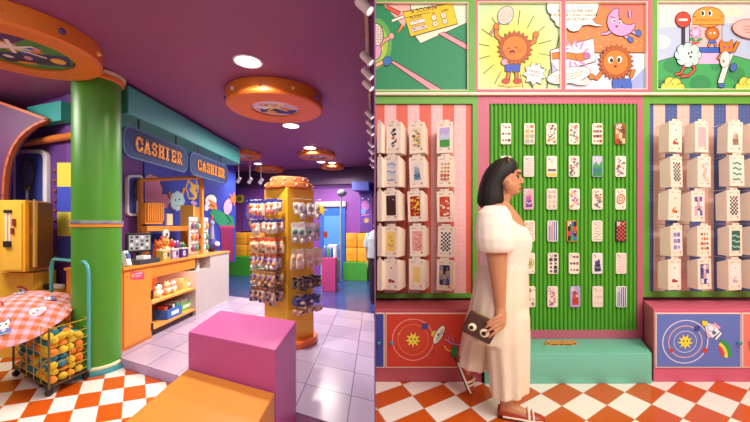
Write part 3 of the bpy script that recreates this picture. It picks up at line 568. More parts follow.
LC = [
 [('#f6efe6', 'scatter', ['#2a2428', '#2a2428', '#e0803a'], 'carton with a black spotted case and one orange dot'), ('#e4dcc0', 'scatter', ['#5a6a70', '#c9a02a', '#2a2a2a', '#d06a4a'], 'carton with a busy grey, mustard and black doodle case'), ('#c9bce0', 'land', ['#b9a8e0', '#c9d0e8', '#3a8a3a', '#3f9a3a'], 'carton with a case of green grass under a lilac sky')],
 [('#dcd6d8', 'waves', ['#7a9ac0', '#c9d0dc', '#e9d8d0'], 'carton with a grey blue wave case'), ('#e8ded6', 'figure', ['#7a9ab8', '#9ab0c4', '#5a86ac', '#3a4a5a', '#c9a84a'], 'carton with a case of a grey blue animal'), ('#f3e2cc', 'grid', ['#c0503a', '#c9a03a', '#a0604a'], 'carton with a cream case of small red and mustard icons')],
 [('#4a2a26', 'plain', ['#3a201e', '#f0e0d0'], 'carton with a dark brown case'), ('#a8341f', 'scatter', ['#f0c42a', '#f0d24a', '#3a241a', '#e8a02a'], 'carton with a case of yellow sunflowers on rust'), ('#c8452a', 'scatter', ['#f6e0d0', '#d8603a', '#f6e0d0'], 'carton with a rust red case dotted with white stars')],
 [('#f2d27a', 'figure', ['#f0d060', '#e8c04a', '#f0c860', '#8a8a9a', '#d8884a'], 'carton with a case of a yellow figure'), ('#e8a8a0', 'scatter', ['#d88a88', '#f0c0b8', '#c97a74'], 'carton with a speckled pink case'), ('#f6f0ea', 'checker', ['#1c1a20'], 'carton with a black and white check case')],
 [('#f0dcd0', 'base', ['#a8483a', '#8a3a30'], 'carton with a pale case and maroon blot'), ('#f4e4c8', 'plain', ['#f0d27a', '#e09a5a'], 'carton with a pale yellow plain case'), ('#2a2a44', 'blocks', ['#2a2c4a', '#8a8aa8', '#1c1a24', '#c0a080', '#4a4a70'], 'carton with a navy photo collage case')],
]
xs = [(393.2, 417.2, 444.6), (391.8, 417.4, 444.8), (391.4, 415.6, 445), (390.4, 417.6, 445.2), (391.6, 416.6, 444.4)]
s = 100
for r in range(5):
    carton(left_board, 379 + NX.uniform(-.3, .6), rows[r], -.5, CR, 'plain', [CR], ['top', 'second', 'third', 'fourth', 'lowest'][r] + ' carton of the first column beside the purple partition, its side showing', s, hw=.022, d=.075); s += 1
    for c in range(3):
        bg, k, cl, lb = LC[r][c]; carton(left_board, xs[r][c], rows[r] + NX.uniform(-.8, .8), -.45 + .07 * c + NX.uniform(-.05, .05), bg, k, cl, lb + ' on the red striped board', s, tilt=NX.uniform(-.03, .03), d=.152); s += 1
RC = [
 [('#efe6dc', 'base', ['#c8402e', '#3a7a4a', '#b03a2a'], 'carton with a clear case and a red flower'), ('#e6b8bc', 'plain', ['#e8b4ba', '#d8a0a8'], 'carton with a plain rose pink case'), ('#f2e6da', 'figure', ['#c9a890', '#e9d0c0', '#a87a6a', '#6a5a4a', '#b05a4a'], 'carton with a case of brown flowers')],
 [('#f4ece4', 'checker', ['#26222a', '#d0402e'], 'carton with a black check case and a red flag'), ('#f2dcd8', 'scatter', ['#e0a8a0', '#c9b0a8', '#e8c8a8'], 'carton with a faint pink dotted case'), ('#cfe4d6', 'waves', ['#2f7a68', '#cfe4d6'], 'carton with a dark green zebra case')],
 [('#f0e0cc', 'base', ['#d06a2e', '#e08a3a', '#a83a22'], 'carton with an orange crab case'), ('#e6dcec', 'blocks', ['#4a4a9a', '#5a58a8', '#d8a8a0', '#e6dcec'], 'carton with a violet blue square case'), ('#f4ece4', 'checker', ['#26222a', '#c8323a', '#d85a4a'], 'carton with a black check case and red spots')],
 [('#ece4f0', 'grid', ['#7a70b0', '#8f86c0', '#b0a8d0'], 'carton with a lilac plaid case'), ('#f4e4d4', 'grid', ['#c0402e', '#8a3a26', '#d87a2e'], 'carton with big red, brown and orange dots'), ('#2f6a60', 'waves', ['#2a5f58', '#9fd0bc'], 'carton with a deep green wave case')],
 [('#f4ece2', 'base', ['#b03a2a', '#8a3a30'], 'carton with a clear case and red blot'), ('#39408a', 'blocks', ['#39408a', '#d0a8b0', '#e9e0ec', '#5a5aa0'], 'carton with a navy and pink photo case'), ('#f2ecea', 'base', ['#d0a0c8', '#a8c0d8', '#e0b0a0'], 'carton with a white case of pastel charms')],
]
xr = [(675.4, 702, 735), (677, 704.4, 737.4), (674.5, 698.4, 734), (677, 704.5, 736), (674.8, 705, 735.4)]
for r in range(5):
    for c in range(3):
        bg, k, cl, lb = RC[r][c]; carton(right_board, xr[r][c], rows[r] - .6 + NX.uniform(-.8, .8), [.22, .2, .12][c] + NX.uniform(-.06, .05), bg, k, cl, lb + ' on the blue striped board', s, tilt=NX.uniform(-.03, .03), d=.082); s += 1
    carton(right_board, 762 + NX.uniform(-1, 1), rows[r] - .6, .1, CR, 'plain', [CR], ['top', 'second', 'third', 'fourth', 'lowest'][r] + ' carton of the last column of the blue striped board, cut by the edge', s, d=.12); s += 1

# ================================================================== the woman
KU, KZ = 175.8, 165.0
def P(px, py, v=0.): return V(((px - 500) / KU, v, (419 - py) / KZ))
def ring(x0, x1, py, rv, vc=0., n=40, pl=0., ph=0., k=14, tilt=0.):
    """horizontal slice from px x0 to x1; pl: pleat depth"""
    cu = ((x0 + x1) / 2 - 500) / KU; ru = (x1 - x0) / 2 / KU; z = (419 - py) / KZ; out = []
    for i in range(n):
        a = 2 * PI * i / n; q = 1 + pl * math.sin(k * a + ph); out.append(V((cu + ru * q * math.cos(a), vc + rv * q * math.sin(a), z + tilt * math.cos(a))))
    return out
SKIN = mat('#c98d68', .5, noise=.03); HAIR = mat('#130d0c', .62, noise=.25, scale=60)
w = thing('person', 'woman walking in white puff sleeve blouse and cream wide skirt, holding a bag', 'person')
mb = MB(SKIN)
mb.sphere(P(503, 179.5), (.087, .074, .105), seg=24, rings=16)
mb.sphere(P(508.5, 188), (.062, .058, .075), seg=20, rings=12); mb.sphere(P(515, 194.5), (.026, .03, .022)); mb.tube([P(517.5, 177.5), P(520, 181.5), P(522.3, 185)], [.012, .013, .0115], 10); mb.sphere(P(521.4, 185.4), (.0125, .016, .011)); mb.sphere(P(518, 190.6), (.02, .026, .012)); mb.sphere(P(517.4, 175), (.022, .05, .02))
mb.tube([P(504, 190), P(501, 203), P(498, 216)], [.056, .053, .07], 16)
for sv in (-1, 1): mb.sphere(P(509, 189, .079 * sv), (.018, .012, .03)); mb.sphere(P(508, 189.5, .072 * sv), (.024, .014, .034))
mb.loft([ring(488, 510, 207, .08), ring(482, 514, 212, .13), ring(479, 519, 219, .165), ring(480, 525, 229, .16), ring(482, 528.5, 241, .15), ring(483, 527, 254, .135), ring(483, 525, 270, .13), ring(479, 525, 285, .155), ring(478, 524, 300, .16)])
for sv, pts in ((-1, [(492, 217, .155), (494, 236, .19), (495, 256, .205), (497, 284, .2), (498.4, 308, .19)]), (1, [(494, 217, .155), (496, 236, .185), (498, 256, .2), (502, 280, .2), (506, 304, .19)])):
    mb.tube([P(a, b, c * sv) for a, b, c in pts], [.06, .062, .056, .04, .028], 14)
mb.tube([P(498.4, 306, -.19), P(498.6, 313, -.195), P(498, 321, -.2)], [.028, .032, .034], 12); mb.sphere(P(498, 320.5, -.204), (.03, .026, .042))
for i, l in enumerate((.9, 1.02, .96, .78)):
    a = P(497.6, 314.5 + 3.3 * i, -.222); mb.tube([P(499.5, 313.5 + 3.3 * i, -.206), P(497.6, 313.6 + 3.8 * i, -.226), P(497.6 - 5 * l, 315.6 + 4.1 * i, -.236), P(497.6 - 10 * l, 318.6 + 4.4 * i, -.2335), P(497.6 - 13 * l, 321.2 + 4.5 * i, -.23)], [.0105, .0092, .0086, .008, .0068], 10)
mb.tube([P(499.5, 311.5, -.18), P(498, 315.5, -.158), P(493.5, 319, -.151), P(489.5, 321, -.151)], [.013, .0125, .0108, .0085], 10)
mb.sphere(P(507.5, 310, .19), (.024, .02, .045))
for i in range(4): mb.tube([P(506 + 1.6 * i, 314, .19), P(507.5 + 1.6 * i, 321, .19), P(507 + 1.4 * i, 327 - abs(i - 1.5), .19)], [.0105, .0095, .0075], 8)
mb.tube([P(505, 308, .175), P(502, 314, .167), P(502, 319, .165)], [.012, .011, .009], 8)
mb.tube([P(502, 285, -.08), P(508, 345, -.085), P(507, 375, -.085), P(505.5, 403, -.085), P(506, 411, -.085)], [.07, .06, .052, .036, .036], 14); mb.tube([P(500, 409, -.085), P(515, 411, -.085), P(530, 415, -.085)], [.034, .033, .02], 10)
mb.tube([P(499, 285, .08), P(487, 340, .08), P(478, 360, .08), P(466, 379, .08)], [.07, .06, .052, .036], 14); mb.tube([P(462, 376, .08), P(465, 392, .08), P(468, 405, .08)], [.034, .032, .02], 10)
fuse(mb, 'body', SKIN, w, .0048, 4)
# hair: a bob tucked behind the ear
mb = MB(HAIR)
HR = [(505, 508, 158.6, .012), (496, 514.5, 161.5, .05), (490.5, 517, 166, .074), (486.5, 517.6, 171, .084), (483.6, 516.5, 176.5, .089), (481.6, 510.5, 182, .0905), (480, 506.8, 187, .091), (478.8, 505.4, 193, .094), (478, 506, 199, .096), (477.6, 506, 204, .095), (478.4, 505, 207, .092), (481.5, 502.5, 210.4, .076)]
rings = []
for x0, x1, y, rv in HR[::-1]: rings.append(ring(x0, x1, y, rv, n=48, pl=.028, k=19, ph=y * .045))
mb.loft(rings); mb.build('hair', w, smooth='all')
mb = MB('#8a5a34'); mb.tube([P(504.5 + 5.2 * math.cos(a), 163.5 - 6 * math.sin(a) + 0 * a, 0) + V((0, .07 * math.cos(2 * a) if False else 0, 0)) for a in (0.2, .7, 1.2)], .004, 8)
mb.tube([P(507.6, 166 - 7 * math.sin(a), .086 * math.cos(a)) for a in [PI * k / 14 for k in range(15)]], .0048, 8); mb.build('hair_band', w, smooth=True)
for sv in (-1, 1):
    e = MB('#f4eee8').sphere(P(514.8, 180.8, .036 * sv), (.011, .01, .006)).m('#1c1210').sphere(P(517.2, 180.6, .037 * sv), (.006, .007, .006)).sphere(P(515.9, 179.6, .0385 * sv), (.0125, .009, .003)).build('eye', w, smooth='all')
    MB('#2a1a14').tube([P(516.5, 177, .055 * sv), P(519.2, 176, .04 * sv), P(520, 176.6, .018 * sv)], [.002, .004, .003], 8).build('eyebrow', w, smooth=True)
MB('#b0564c').sphere(P(521.3, 189.9), (.0065, .02, .0045)).sphere(P(520.8, 191.6), (.0065, .017, .005)).build('lips', w, smooth='all')
# blouse
BL = mat('#f6ebdd', .75, noise=.03, scale=20)
mb = MB(BL)
mb.loft([ring(487, 506, 208.5, .085), ring(480.5, 511.5, 212, .14), ring(477, 516, 218, .172), ring(476.5, 521.5, 226, .175), ring(478, 528, 234, .17), ring(479, 531.5, 243, .165), ring(480, 530.8, 253, .152), ring(481, 528.8, 262, .142, pl=.01, k=18), ring(480, 527.6, 270, .138, pl=.012, k=18), ring(479, 528, 275, .142, pl=.02, k=18)])
for sv in (-1, 1):
    o = 0 if sv < 0 else 3
    mb.loft([ring(484 + o, 504 + o, 210, .05, .135 * sv), ring(477.5 + o, 508 + o, 217, .085, .165 * sv), ring(475.5 + o, 510.5 + o, 228, .1, .185 * sv, pl=.015), ring(475 + o, 512 + o, 241, .104, .2 * sv, pl=.02), ring(476.5 + o, 511.5 + o, 250, .095, .205 * sv, pl=.02), ring(479 + o, 509 + o, 254.5, .082, .205 * sv, pl=.015)])
fuse(mb, 'blouse', BL, w, .006, 14)
# wide skirt trousers
CU = checkmat('cream_weave', '#f1e2cd', '#eedcc4', '#e8d3b8', .009, (0, 2))
mb = MB(CU)
mb.loft([ring(480.5, 527.5, 268, .134), ring(476, 528, 280, .155, pl=.012, k=16), ring(472.5, 528.2, 300, .185, pl=.02, k=16), ring(468, 528, 322, .2, pl=.025, k=16), ring(465, 527.6, 345, .205, pl=.03, k=16)])
mb.loft([ring(492, 520, 296, .07, -.06), ring(486, 527.5, 318, .108, -.078, pl=.02, k=9), ring(486, 527.6, 340, .125, -.085, pl=.04, k=9), ring(489, 527, 370, .13, -.09, pl=.06, k=9), ring(490.5, 526, 392.5, .135, -.09, pl=.075, k=9, tilt=.03)])
mb.loft([ring(480, 515, 296, .07, .06), ring(470, 514, 315, .105, .075, pl=.02, k=9), ring(465, 505, 335, .12, .085, pl=.04, k=9), ring(460.5, 496, 360, .12, .09, pl=.05, k=9), ring(457, 492, 383, .12, .09, pl=.06, k=9, tilt=-.005)])
fuse(mb, 'skirt', CU, w, .007, 6)
# shoes
def shoe(o, R, parent):
    q = lambda x, y, z: o + R @ V((x, y, z))
    prof = [(-.118, .012, .03), (-.112, .026, .058), (-.09, .033, .064), (-.05, .035, .05), (0, .037, .042), (.045, .042, .04), (.085, .042, .034), (.115, .032, .027), (.13, .014, .018)]
    mb = MB(mat('#a83a1e', .35)); n = 14
    mb.loft([[q(x, wd * math.cos(PI * k / (n - 1)), .014 + h * math.sin(PI * k / (n - 1))) for k in range(n)] for x, wd, h in prof])
    up = mb.build('shoe', parent, smooth='all')
    mb = MB('#3a1c14'); s = [(x, wd + .004) for x, wd, h in prof]
    out = [(x, -wd) for x, wd in s] + [(x, wd) for x, wd in s[::-1]]
    mb.prism([q(x, y, .004) for x, y in out], [q(x, y, .016) for x, y in out]); mb.build('sole', up)
    mb = MB('#f1e4d4'); mb.tube([q(.045, .043 * math.cos(a), .02 + .05 * math.sin(a)) for a in [PI * k / 12 for k in range(13)]], .007, 8); mb.tube([q(.068, .044 * math.cos(a), .018 + .043 * math.sin(a)) for a in [PI * k / 12 for k in range(13)]], .005, 8); mb.build('strap', up, smooth=True)
    mb = MB('#f1e4d4'); mb.tube([q(x, -wd * .99 - .002, .018) for x, wd, h in prof[2:8]], .006, 8); mb.build('welt', up, smooth=True)
shoe(P(517.5, 419.5, -.085), Matrix.Rotation(0, 3, 'Y'), w)
shoe(P(460.5, 394, .08), Matrix.Rotation(math.radians(68), 3, 'Y'), w)
root = V(((499.5 - CX) / F * 2.18, 2.18, ZF)); w.scale = bt_scale = (1.08, 1.04, 1.02)
w.location = root; w.rotation_euler = (0, 0, -math.radians(16))
# the clutch bag in her hand
bt = thing('clutch_bag', 'small brown box clutch bag with two googly eyes in the woman\'s hand', 'bag')
R = Matrix.Rotation(math.radians(24), 3, 'Y'); c0 = P(480, 327, -.187)
MB(mat('#4a2a20', .45)).box(c0, (.165, .066, .13), R).build('bag_body', bt, bevel=.012, smooth=True)
MB(mat('#c9a24a', .3, .9)).box(c0 + R @ V((.005, 0, .066)), (.14, .014, .006), R).box(c0 + R @ V((.07, 0, .071)), (.02, .012, .008), R).build('zipper', bt, bevel=.002)
for dx, dz, r in ((-.04, -.012, .0225), (.03, -.012, .025)):
    Q = R @ Matrix.Rotation(PI / 2, 3, 'X')
    e = MB('#f3e4c0').lathe([(r, 0), (r, .004), (r * .8, .008), (0, .009)], c0 + R @ V((dx, -.033, dz)), 20, Q).build('googly_eye', bt, smooth=True)
    MB('#120c0a').lathe([(r * .5, 0), (r * .5, .002), (0, .0025)], c0 + R @ V((dx - .004, -.0418, dz - .003)), 14, Q).build('pupil', e, smooth=True)
bt.scale = bt_scale; bt.location = root; bt.rotation_euler = (0, 0, -math.radians(16))
# ================================================================== LEFT: the shop with the cashier counter
ZP, ZT = .10, 3.3
s1, s2 = fl(120, 358, ZP), fl(328, 422, ZP); sd = (s2 - s1).normalized()
b1, b2 = fl(227, 295.6, ZP), fl(375, 313.6, ZP)
def on(p, d, X): t = (X - p.x) / d.x; return (X, p.y + d.y * t)
bd = (b2 - b1).normalized()
_a = fl(83, 381.5, 0)
m_floor_l = lattice('tile_floor_orange_cream', (_a.x, _a.y), (.165, .068), (.19, -.27), '#ece3d9', '#c4500f', .25, '#b89a80', .01)
m_plat = lattice('platform_tile', (s1.x, s1.y), tuple(sd.xy * .5), (0, .48), '#b0a2bc', '#a99ab5', .22, '#6f607a', .011)
m_blue = lattice('dark_blue_floor', (0, 7), tuple(sd.xy * .5), (0, .5), '#2f3a74', '#343f7c', .22, '#262e60', .01)
e0, e1 = on(s1, sd, -7), on(s1, sd, -.001)
struct(MB(m_floor_l).plan([(-6.6, -1.5), (-.001, -1.5), (-.001, 3.2), (-3.0, 4.6), (-6.6, 6.6)], -.1, 0).build('floor'))
mb = MB('#b79ac6'); pl = [on(s1, sd, -3.2), on(s1, sd, -.006), on(b1, bd, -.006), on(b1, bd, -3.95), (-3.95, 4.1), (-3.2, 4.1)]
mb.plan(pl, 0, ZP - .004); mb.m(m_plat).plan(pl, ZP - .004, ZP); struct(mb.build('floor_platform'))
def FWY(X): return 9.9 - .259 * (X + .44)
mb = MB(m_blue); mb.plan([on(b1, bd, -5.5), on(b1, bd, -.02), (-.02, 9.9), (-5.5, 11.3)], 0, ZP); mb.plan([(-.02, 5.55), (.9, 5.55), (.9, 7.6), (-.02, 7.6)], 0, ZP); struct(mb.build('floor_rear'))
PUR = '#6b3a86'
struct(MB(mat('#8f4c76', .5)).plan([(-6.6, -1.5), (0, -1.5), (0, 9.9), (-5.6, 11.4), (-6.6, 6.6)], ZT, ZT + .1).build('ceiling'))
struct(MB(mat(PUR, .5)).plan([(-3.9, 4.36), (-3.9, 9.0), (-4.0, 9.0), (-4.0, 4.4)], 0, ZT).build('wall_mural'))
struct(MB(mat(PUR, .5)).plan([(-3.9, 9.0), (-4.0, 9.0), (-5.5, 9.0), (-5.5, 11.3), (-5.6, 11.3), (-5.6, 8.9), (-3.9, 8.9)], 0, ZT).build('wall_recess'))
struct(MB(mat('#7a3f96', .5)).plan([(-5.6, FWY(-5.6)), (0, FWY(0)), (0, FWY(0) + .1), (-5.6, FWY(-5.6) + .1)], 0, ZT).build('wall_far'))
struct(MB(mat('#5a2f78', .55)).plan([(-6.6, 5.68), (-3.9, 4.36), (-3.86, 4.44), (-6.56, 5.78)], 0, ZT).build('wall_side'))
struct(MB(mat(PUR, .55)).plan([(-6.7, -1.5), (-6.6, -1.5), (-6.6, 5.7), (-6.7, 5.7)], 0, ZT).build('wall_left'))
struct(MB(mat('#4a2a50', .5)).plan([(-5.5, FWY(-5.5) - .2), (-.012, FWY(0) - .2), (-.012, FWY(0)), (-5.5, FWY(-5.5))], 2.82, ZT).build('trim_2'))
def MU(x, y, h=0.): return atx(x, y, -3.9) + V((h, 0, 0))
def CT(x, y, h=0.): return atx(x, y, -3.0) + V((h, 0, 0))
def CW(x, y, h=0.):
    k = (x - CX) / F; return at(x, y, 2.208 / (.44 * k + .9)) - V((.44, .9, 0)) * h
def FW(x, y, h=0.):
    k = (x - CX) / F; return at(x, y, 9.786 / (1 + .259 * k)) - V((.25, .968, 0)) * h
def rect(mb, fr, x0, y0, x1, y1, h0, h1): return mb.poly([(x0, y0), (x1, y0), (x1, y1), (x0, y1)], fr, h0, h1)
def rrpx(x0, y0, x1, y1, r, n=5): return [((x0 + x1) / 2 + x, (y0 + y1) / 2 + y) for x, y in roundrect((x1 - x0) / 2, (y1 - y0) / 2, r, n)]
# ---------------- mural behind the counter
YE = '#e8b838'
def blob(cx, cy, rx, ry, n, col, line=YE, w=1.2):
    return [E(cx + rx * math.cos(2 * PI * k / n), cy + ry * math.sin(2 * PI * k / n), rx * .62 + w, ry * .62 + w, 0, line) for k in range(n)] + [E(cx + rx * math.cos(2 * PI * k / n), cy + ry * math.sin(2 * PI * k / n), rx * .62, ry * .62, 0, col) for k in range(n)] + [E(cx, cy, rx, ry, 0, col)]
t = thing('mural_panel', 'blue painted mural of a pale cloud creature and figures behind the cashier counter', 'mural', MU(180, 240))
mb = MB('#2f42a8'); rect(mb, MU, 143, 120, 235, 262, .0, .02); mb.build('mural_board', t)
g = [PG([(143, 150), (232, 150), (232, 172), (143, 182)], '#4a4aa8'), blob(150, 190, 6, 9, 7, '#d888a8'), E(152, 192, 7, 10, 0, '#dc8ca8'), blob(162, 201, 4, 4.6, 6, '#d68a9a', '#c97a8a', .5), blob(191, 188, 3.4, 7, 6, '#3a55b8'), PG([(186, 178), (190, 186), (188, 190), (193, 196), (190, 202), (196, 198), (194, 190), (198, 186), (192, 184)], YE),
     OL([(168, 192), (171, 202), (170, 206)], 2.2, '#e0782a', .4), OL([(183, 188), (181, 196), (178, 203)], 2.2, '#e8903a', .4), OL([(170, 206), (172, 210)], 2, '#c83a3a', .3), blob(176, 201, 4.4, 6, 8, '#b7dcd8', '#8fb8c0', .5), E(176, 201, 5, 7.5, 0, '#c2e4de'), E(174, 200, .8, 1, 0, '#2a2a44'), E(178, 199.4, .8, 1, 0, '#2a2a44'), L_([(174, 205), (176, 206), (178, 204.6)], .5, '#2a2a44'),
     OE(192.5, 203, 3.4, 2, .3, '#c49ad0', .3), RECT(190, 207, 199, 219, '#e89a3a'), E(209, 200.5, 6.4, 7, .2, '#1f1a30'), E(209.6, 200.6, 5.6, 6, .2, '#f4efe4'), PG([(207, 199), (215, 203), (216, 210), (208, 209)], '#e8883a'), E(206, 206, 2.4, 5, .3, '#f4efe4'), L_([(207, 206), (210, 204.6), (213, 207)], 1, '#1f1a30'), PG([(212, 208), (232, 217), (234, 228), (218, 226), (208, 214)], '#1f8a5a'), L_([(212, 215), (209, 222), (211, 230)], 1.4, '#d0483a'),
     OE(226.6, 207, 4.2, 7.6, .1, '#dc9ac0', .5), L_([(224, 214), (230, 222), (226, 224)], 1, '#1f1a30'), PG(starpts(233, 199, 8, 3, 8), '#c9642e'), PG([(219, 226), (232, 226), (232, 262), (221, 262)], '#8a2450'), RECT(218, 225.5, 233, 228, '#a83a64')]
art(MB(), g, MU, h0=.022, clip=(143.5, 121, 234.5, 261)).build('artwork', t, rec=False)
# ---------------- teal bulkhead, signs
t = thing('bulkhead', 'teal boxed bulkhead running under the ceiling above the cashier signs', 'bulkhead', (-3.3, 5.7, 2.93))
mb = MB('#4fb0a6'); mb.plan([(-2.9, 4.0), (-2.9, 7.3), (-2.98, 7.42), (-3.88, 7.42), (-3.88, 4.42)], 2.93, 3.26); mb.build('box_body', t, bevel=.015)
mb = MB('#3f9a94'); mb.prism([CW(40, 128, .01), CW(74, 123, .01), CW(74, 123, .13), CW(40, 128, .13)], [CW(40, 110, .01), CW(74, 104, .01), CW(74, 104, .13), CW(40, 110, .13)])
o = mb.build('bulkhead'); tag(o, 'dark teal bulkhead high on the side wall behind the green column', 'bulkhead')
LET = {'C': [[(.95, .72), (.72, .95), (.3, .95), (.08, .7), (.08, .3), (.3, .05), (.72, .05), (.95, .28)], [(.95, .6), (.95, .9)]], 'A': [[(.08, .0), (.5, .96), (.92, 0)], [(.25, .34), (.75, .34)], [(-.06, .06), (.28, .06)], [(.72, .06), (1.06, .06)]],
 'S': [[(.88, .74), (.66, .95), (.3, .95), (.1, .74), (.24, .56), (.76, .46), (.9, .26), (.7, .05), (.32, .05), (.1, .26)]], 'H': [[(.16, 0), (.16, 1)], [(.84, 0), (.84, 1)], [(.16, .5), (.84, .5)], [(-.04, .06), (.36, .06)], [(.64, .06), (1.04, .06)], [(-.04, .94), (.36, .94)], [(.64, .94), (1.04, .94)]],
 'I': [[(.5, 0), (.5, 1)], [(.2, .06), (.8, .06)], [(.2, .94), (.8, .94)]], 'E': [[(.18, 0), (.18, 1)], [(.0, .94), (.9, .94), (.9, .74)], [(.18, .5), (.7, .5)], [(.0, .06), (.92, .06), (.92, .28)]], 'R': [[(.18, 0), (.18, 1)], [(0, .94), (.66, .94), (.88, .74), (.66, .5), (.18, .5)], [(.5, .5), (.9, .04), (1.04, .06)], [(0, .06), (.4, .06)]]}
def sign(y0, y1, z0, z1, label):
    t = thing('cashier_sign', label, 'sign', (-2.95, (y0 + y1) / 2, z0), 'hanging cashier signs')
    fr = lambda y, z, h: V((-2.95 + h, y, z)); cy, cz = (y0 + y1) / 2, (z0 + z1) / 2
    rr = lambda g, r: [(cy + a, cz + b) for a, b in roundrect((y1 - y0) / 2 - g, (z1 - z0) / 2 - g, r, 7)]
    MB(mat('#46608e', .7)).poly(rr(0, .13), fr, -.02, .02).build('border', t, bevel=.006)
    MB(mat('#1c2f5c', .75)).poly(rr(.022, .115), fr, -.024, .024).build('panel', t)
    W, H = (y1 - y0) * .74, .17; sp = W / 7
    for i, ch in enumerate('CASHIER'):
        x0 = cy - W / 2 + i * sp + sp * .12; lw = sp * (.74 if ch != 'I' else .6)
        for name, col, h0, h1, th in (('letter', '#f59a2e', .025, .04, .026),):
            mb = MB(col)
            for st in LET[ch]:
                pts = [(x0 + a * lw, cz - H / 2 + b * H) for a, b in st]
                for p, q in zip(pts, pts[1:]):
                    d = V((q[0] - p[0], q[1] - p[1])).normalized(); nrm = V((-d.y, d.x)) * th / 2; e = d * th * .32
                    P4 = [V(p) - e + nrm, V(q) + e + nrm, V(q) + e - nrm, V(p) - e - nrm]; mb.poly([tuple(v) for v in P4], fr, h0, h1)
            mb.build(name, t)
    for y in (y0 + .28, y1 - .28): MB('#2a2a30').tube([(-2.95, y, z1 - .02), (-2.95, y, 2.94)], .012, 8).build('hanger_rod', t)
sign(3.96, 5.32, 2.42, 2.80, 'larger blue rounded cashier sign beside the green column, orange letters')
sign(5.40, 6.78, 2.42, 2.80, 'farther blue rounded cashier sign over the grey counter, orange letters')
# ---------------- green column
t = thing('column', 'thick bright green round column with banded rings on the checkered floor', 'column', (-3.12, 3.82, 0)); cc = (-3.12, 3.82, 0)
MB(mat('#50982c', .35)).lathe([(.222, 0), (.222, 3.29)], cc, 48).build('shaft', t, smooth=True)
MB(mat('#3f9aa4', .4)).lathe([(.26, 0), (.262, .03), (.25, .05), (.23, .055)], cc, 48).build('base_ring', t, smooth=True)
MB(mat('#e8d8b0', .4)).lathe([(.222, .05), (.244, .055), (.246, .075), (.235, .085), (.222, .087)], cc, 48).build('base_bead', t, smooth=True)
MB(mat('#e8963a', .3)).lathe([(.22, 1.585), (.236, 1.59), (.238, 1.617), (.22, 1.622)], cc, 48).m(mat('#c8c8d0', .2, .7)).lathe([(.22, 1.622), (.24, 1.626), (.24, 1.656), (.22, 1.662)], cc, 48).build('middle_band', t, smooth=True)
MB('#e8863a').lathe([(.222, 3.2), (.246, 3.205), (.25, 3.24), (.222, 3.25)], cc, 48).m('#e8d8b0').lathe([(.222, 3.25), (.262, 3.255), (.262, 3.29), (.222, 3.295)], cc, 48).build('top_ring', t, smooth=True)
# ---------------- cashier counter
OR = '#e98a26'
def yz(y, z, h): return V((-3.0 + h, y, z))
t = thing('counter', 'orange cashier counter beside the green column with open lit shelves', 'counter', (-3.3, 4.85, ZP))
mb = MB(mat(OR, .4)); mb.box((-3.33, 4.30, .585), (.66, .54, .97)); mb.build('cabinet_end', t, bevel=.004)
mb = MB(mat('#ec9230', .4)); rect(mb, yz, 4.05, .14, 4.55, 1.04, 0, .014); d = mb.build('door', t, bevel=.003); rect(MB('#2a2024'), yz, 4.535, .62, 4.56, .74, .0, .03).build('hinge', d); rect(MB('#2a2024'), yz, 4.535, .2, 4.56, .3, .0, .03).build('hinge', d)
mb = MB(mat('#f09a62', .5)); mb.box((-3.64, 5.12, .585), (.04, 1.1, .97)); mb.build('niche_back', t)
for z in (.21, .56): MB(mat('#f0a04a', .45)).box((-3.31, 5.12, z), (.62, 1.1, .03)).build('shelf', t)
MB(mat('#e98a26', .4)).box((-3.31, 5.12, .985), (.62, 1.1, .17)).build('top_rail', t)
MB('#3a1c12').box((-3.34, 5.12, .15), (.6, 1.1, .1)).build('kick_board', t)
MB(mat('#ee9a2e', .35)).plan([(-2.97, 4.02), (-2.97, 5.68), (-3.68, 5.68), (-3.68, 4.02)], 1.07, 1.105).build('worktop', t, bevel=.004)
a = [PG(rrpx(129, 271.5, 143, 279.5, 1.5), '#d8486a'), L_([(134, 274), (141, 272.8)], .8, '#f6e0e0'), L_([(134, 276.4), (140, 275.4)], .6, '#f6d8d8'), E(131.6, 275.6, 1.3, 1.8, 0, '#f0b83a'), E(126, 277, .7, col='#5a3a2a')]
art(MB(), a, CT, h0=.016).build('sticker', t, rec=False)
t = thing('counter', 'grey counter unit with a cut out corner, end of the cashier row', 'counter', (-3.3, 6.3, ZP))
mb = MB(mat('#bdb3ae', .5)); Y0, Y1, zt = 5.69, 6.98, 1.06
mb.box((-3.33, (Y0 + Y1) / 2, (ZP + .84) / 2), (.66, Y1 - Y0, .84 - ZP)); mb.box((-3.33, (Y0 + .5 + Y1) / 2, (.84 + zt) / 2), (.66, Y1 - Y0 - .5, zt - .84)); mb.build('body', t)
MB(mat('#d88a3a', .5)).box((-3.6, Y0 + .25, .95), (.1, .5, .22)).build('niche_back', t); MB(mat('#e8a04a', .4)).box((-3.33, (Y0 + Y1) / 2, zt + .015), (.7, Y1 - Y0 + .02, .03)).build('worktop', t, bevel=.003)
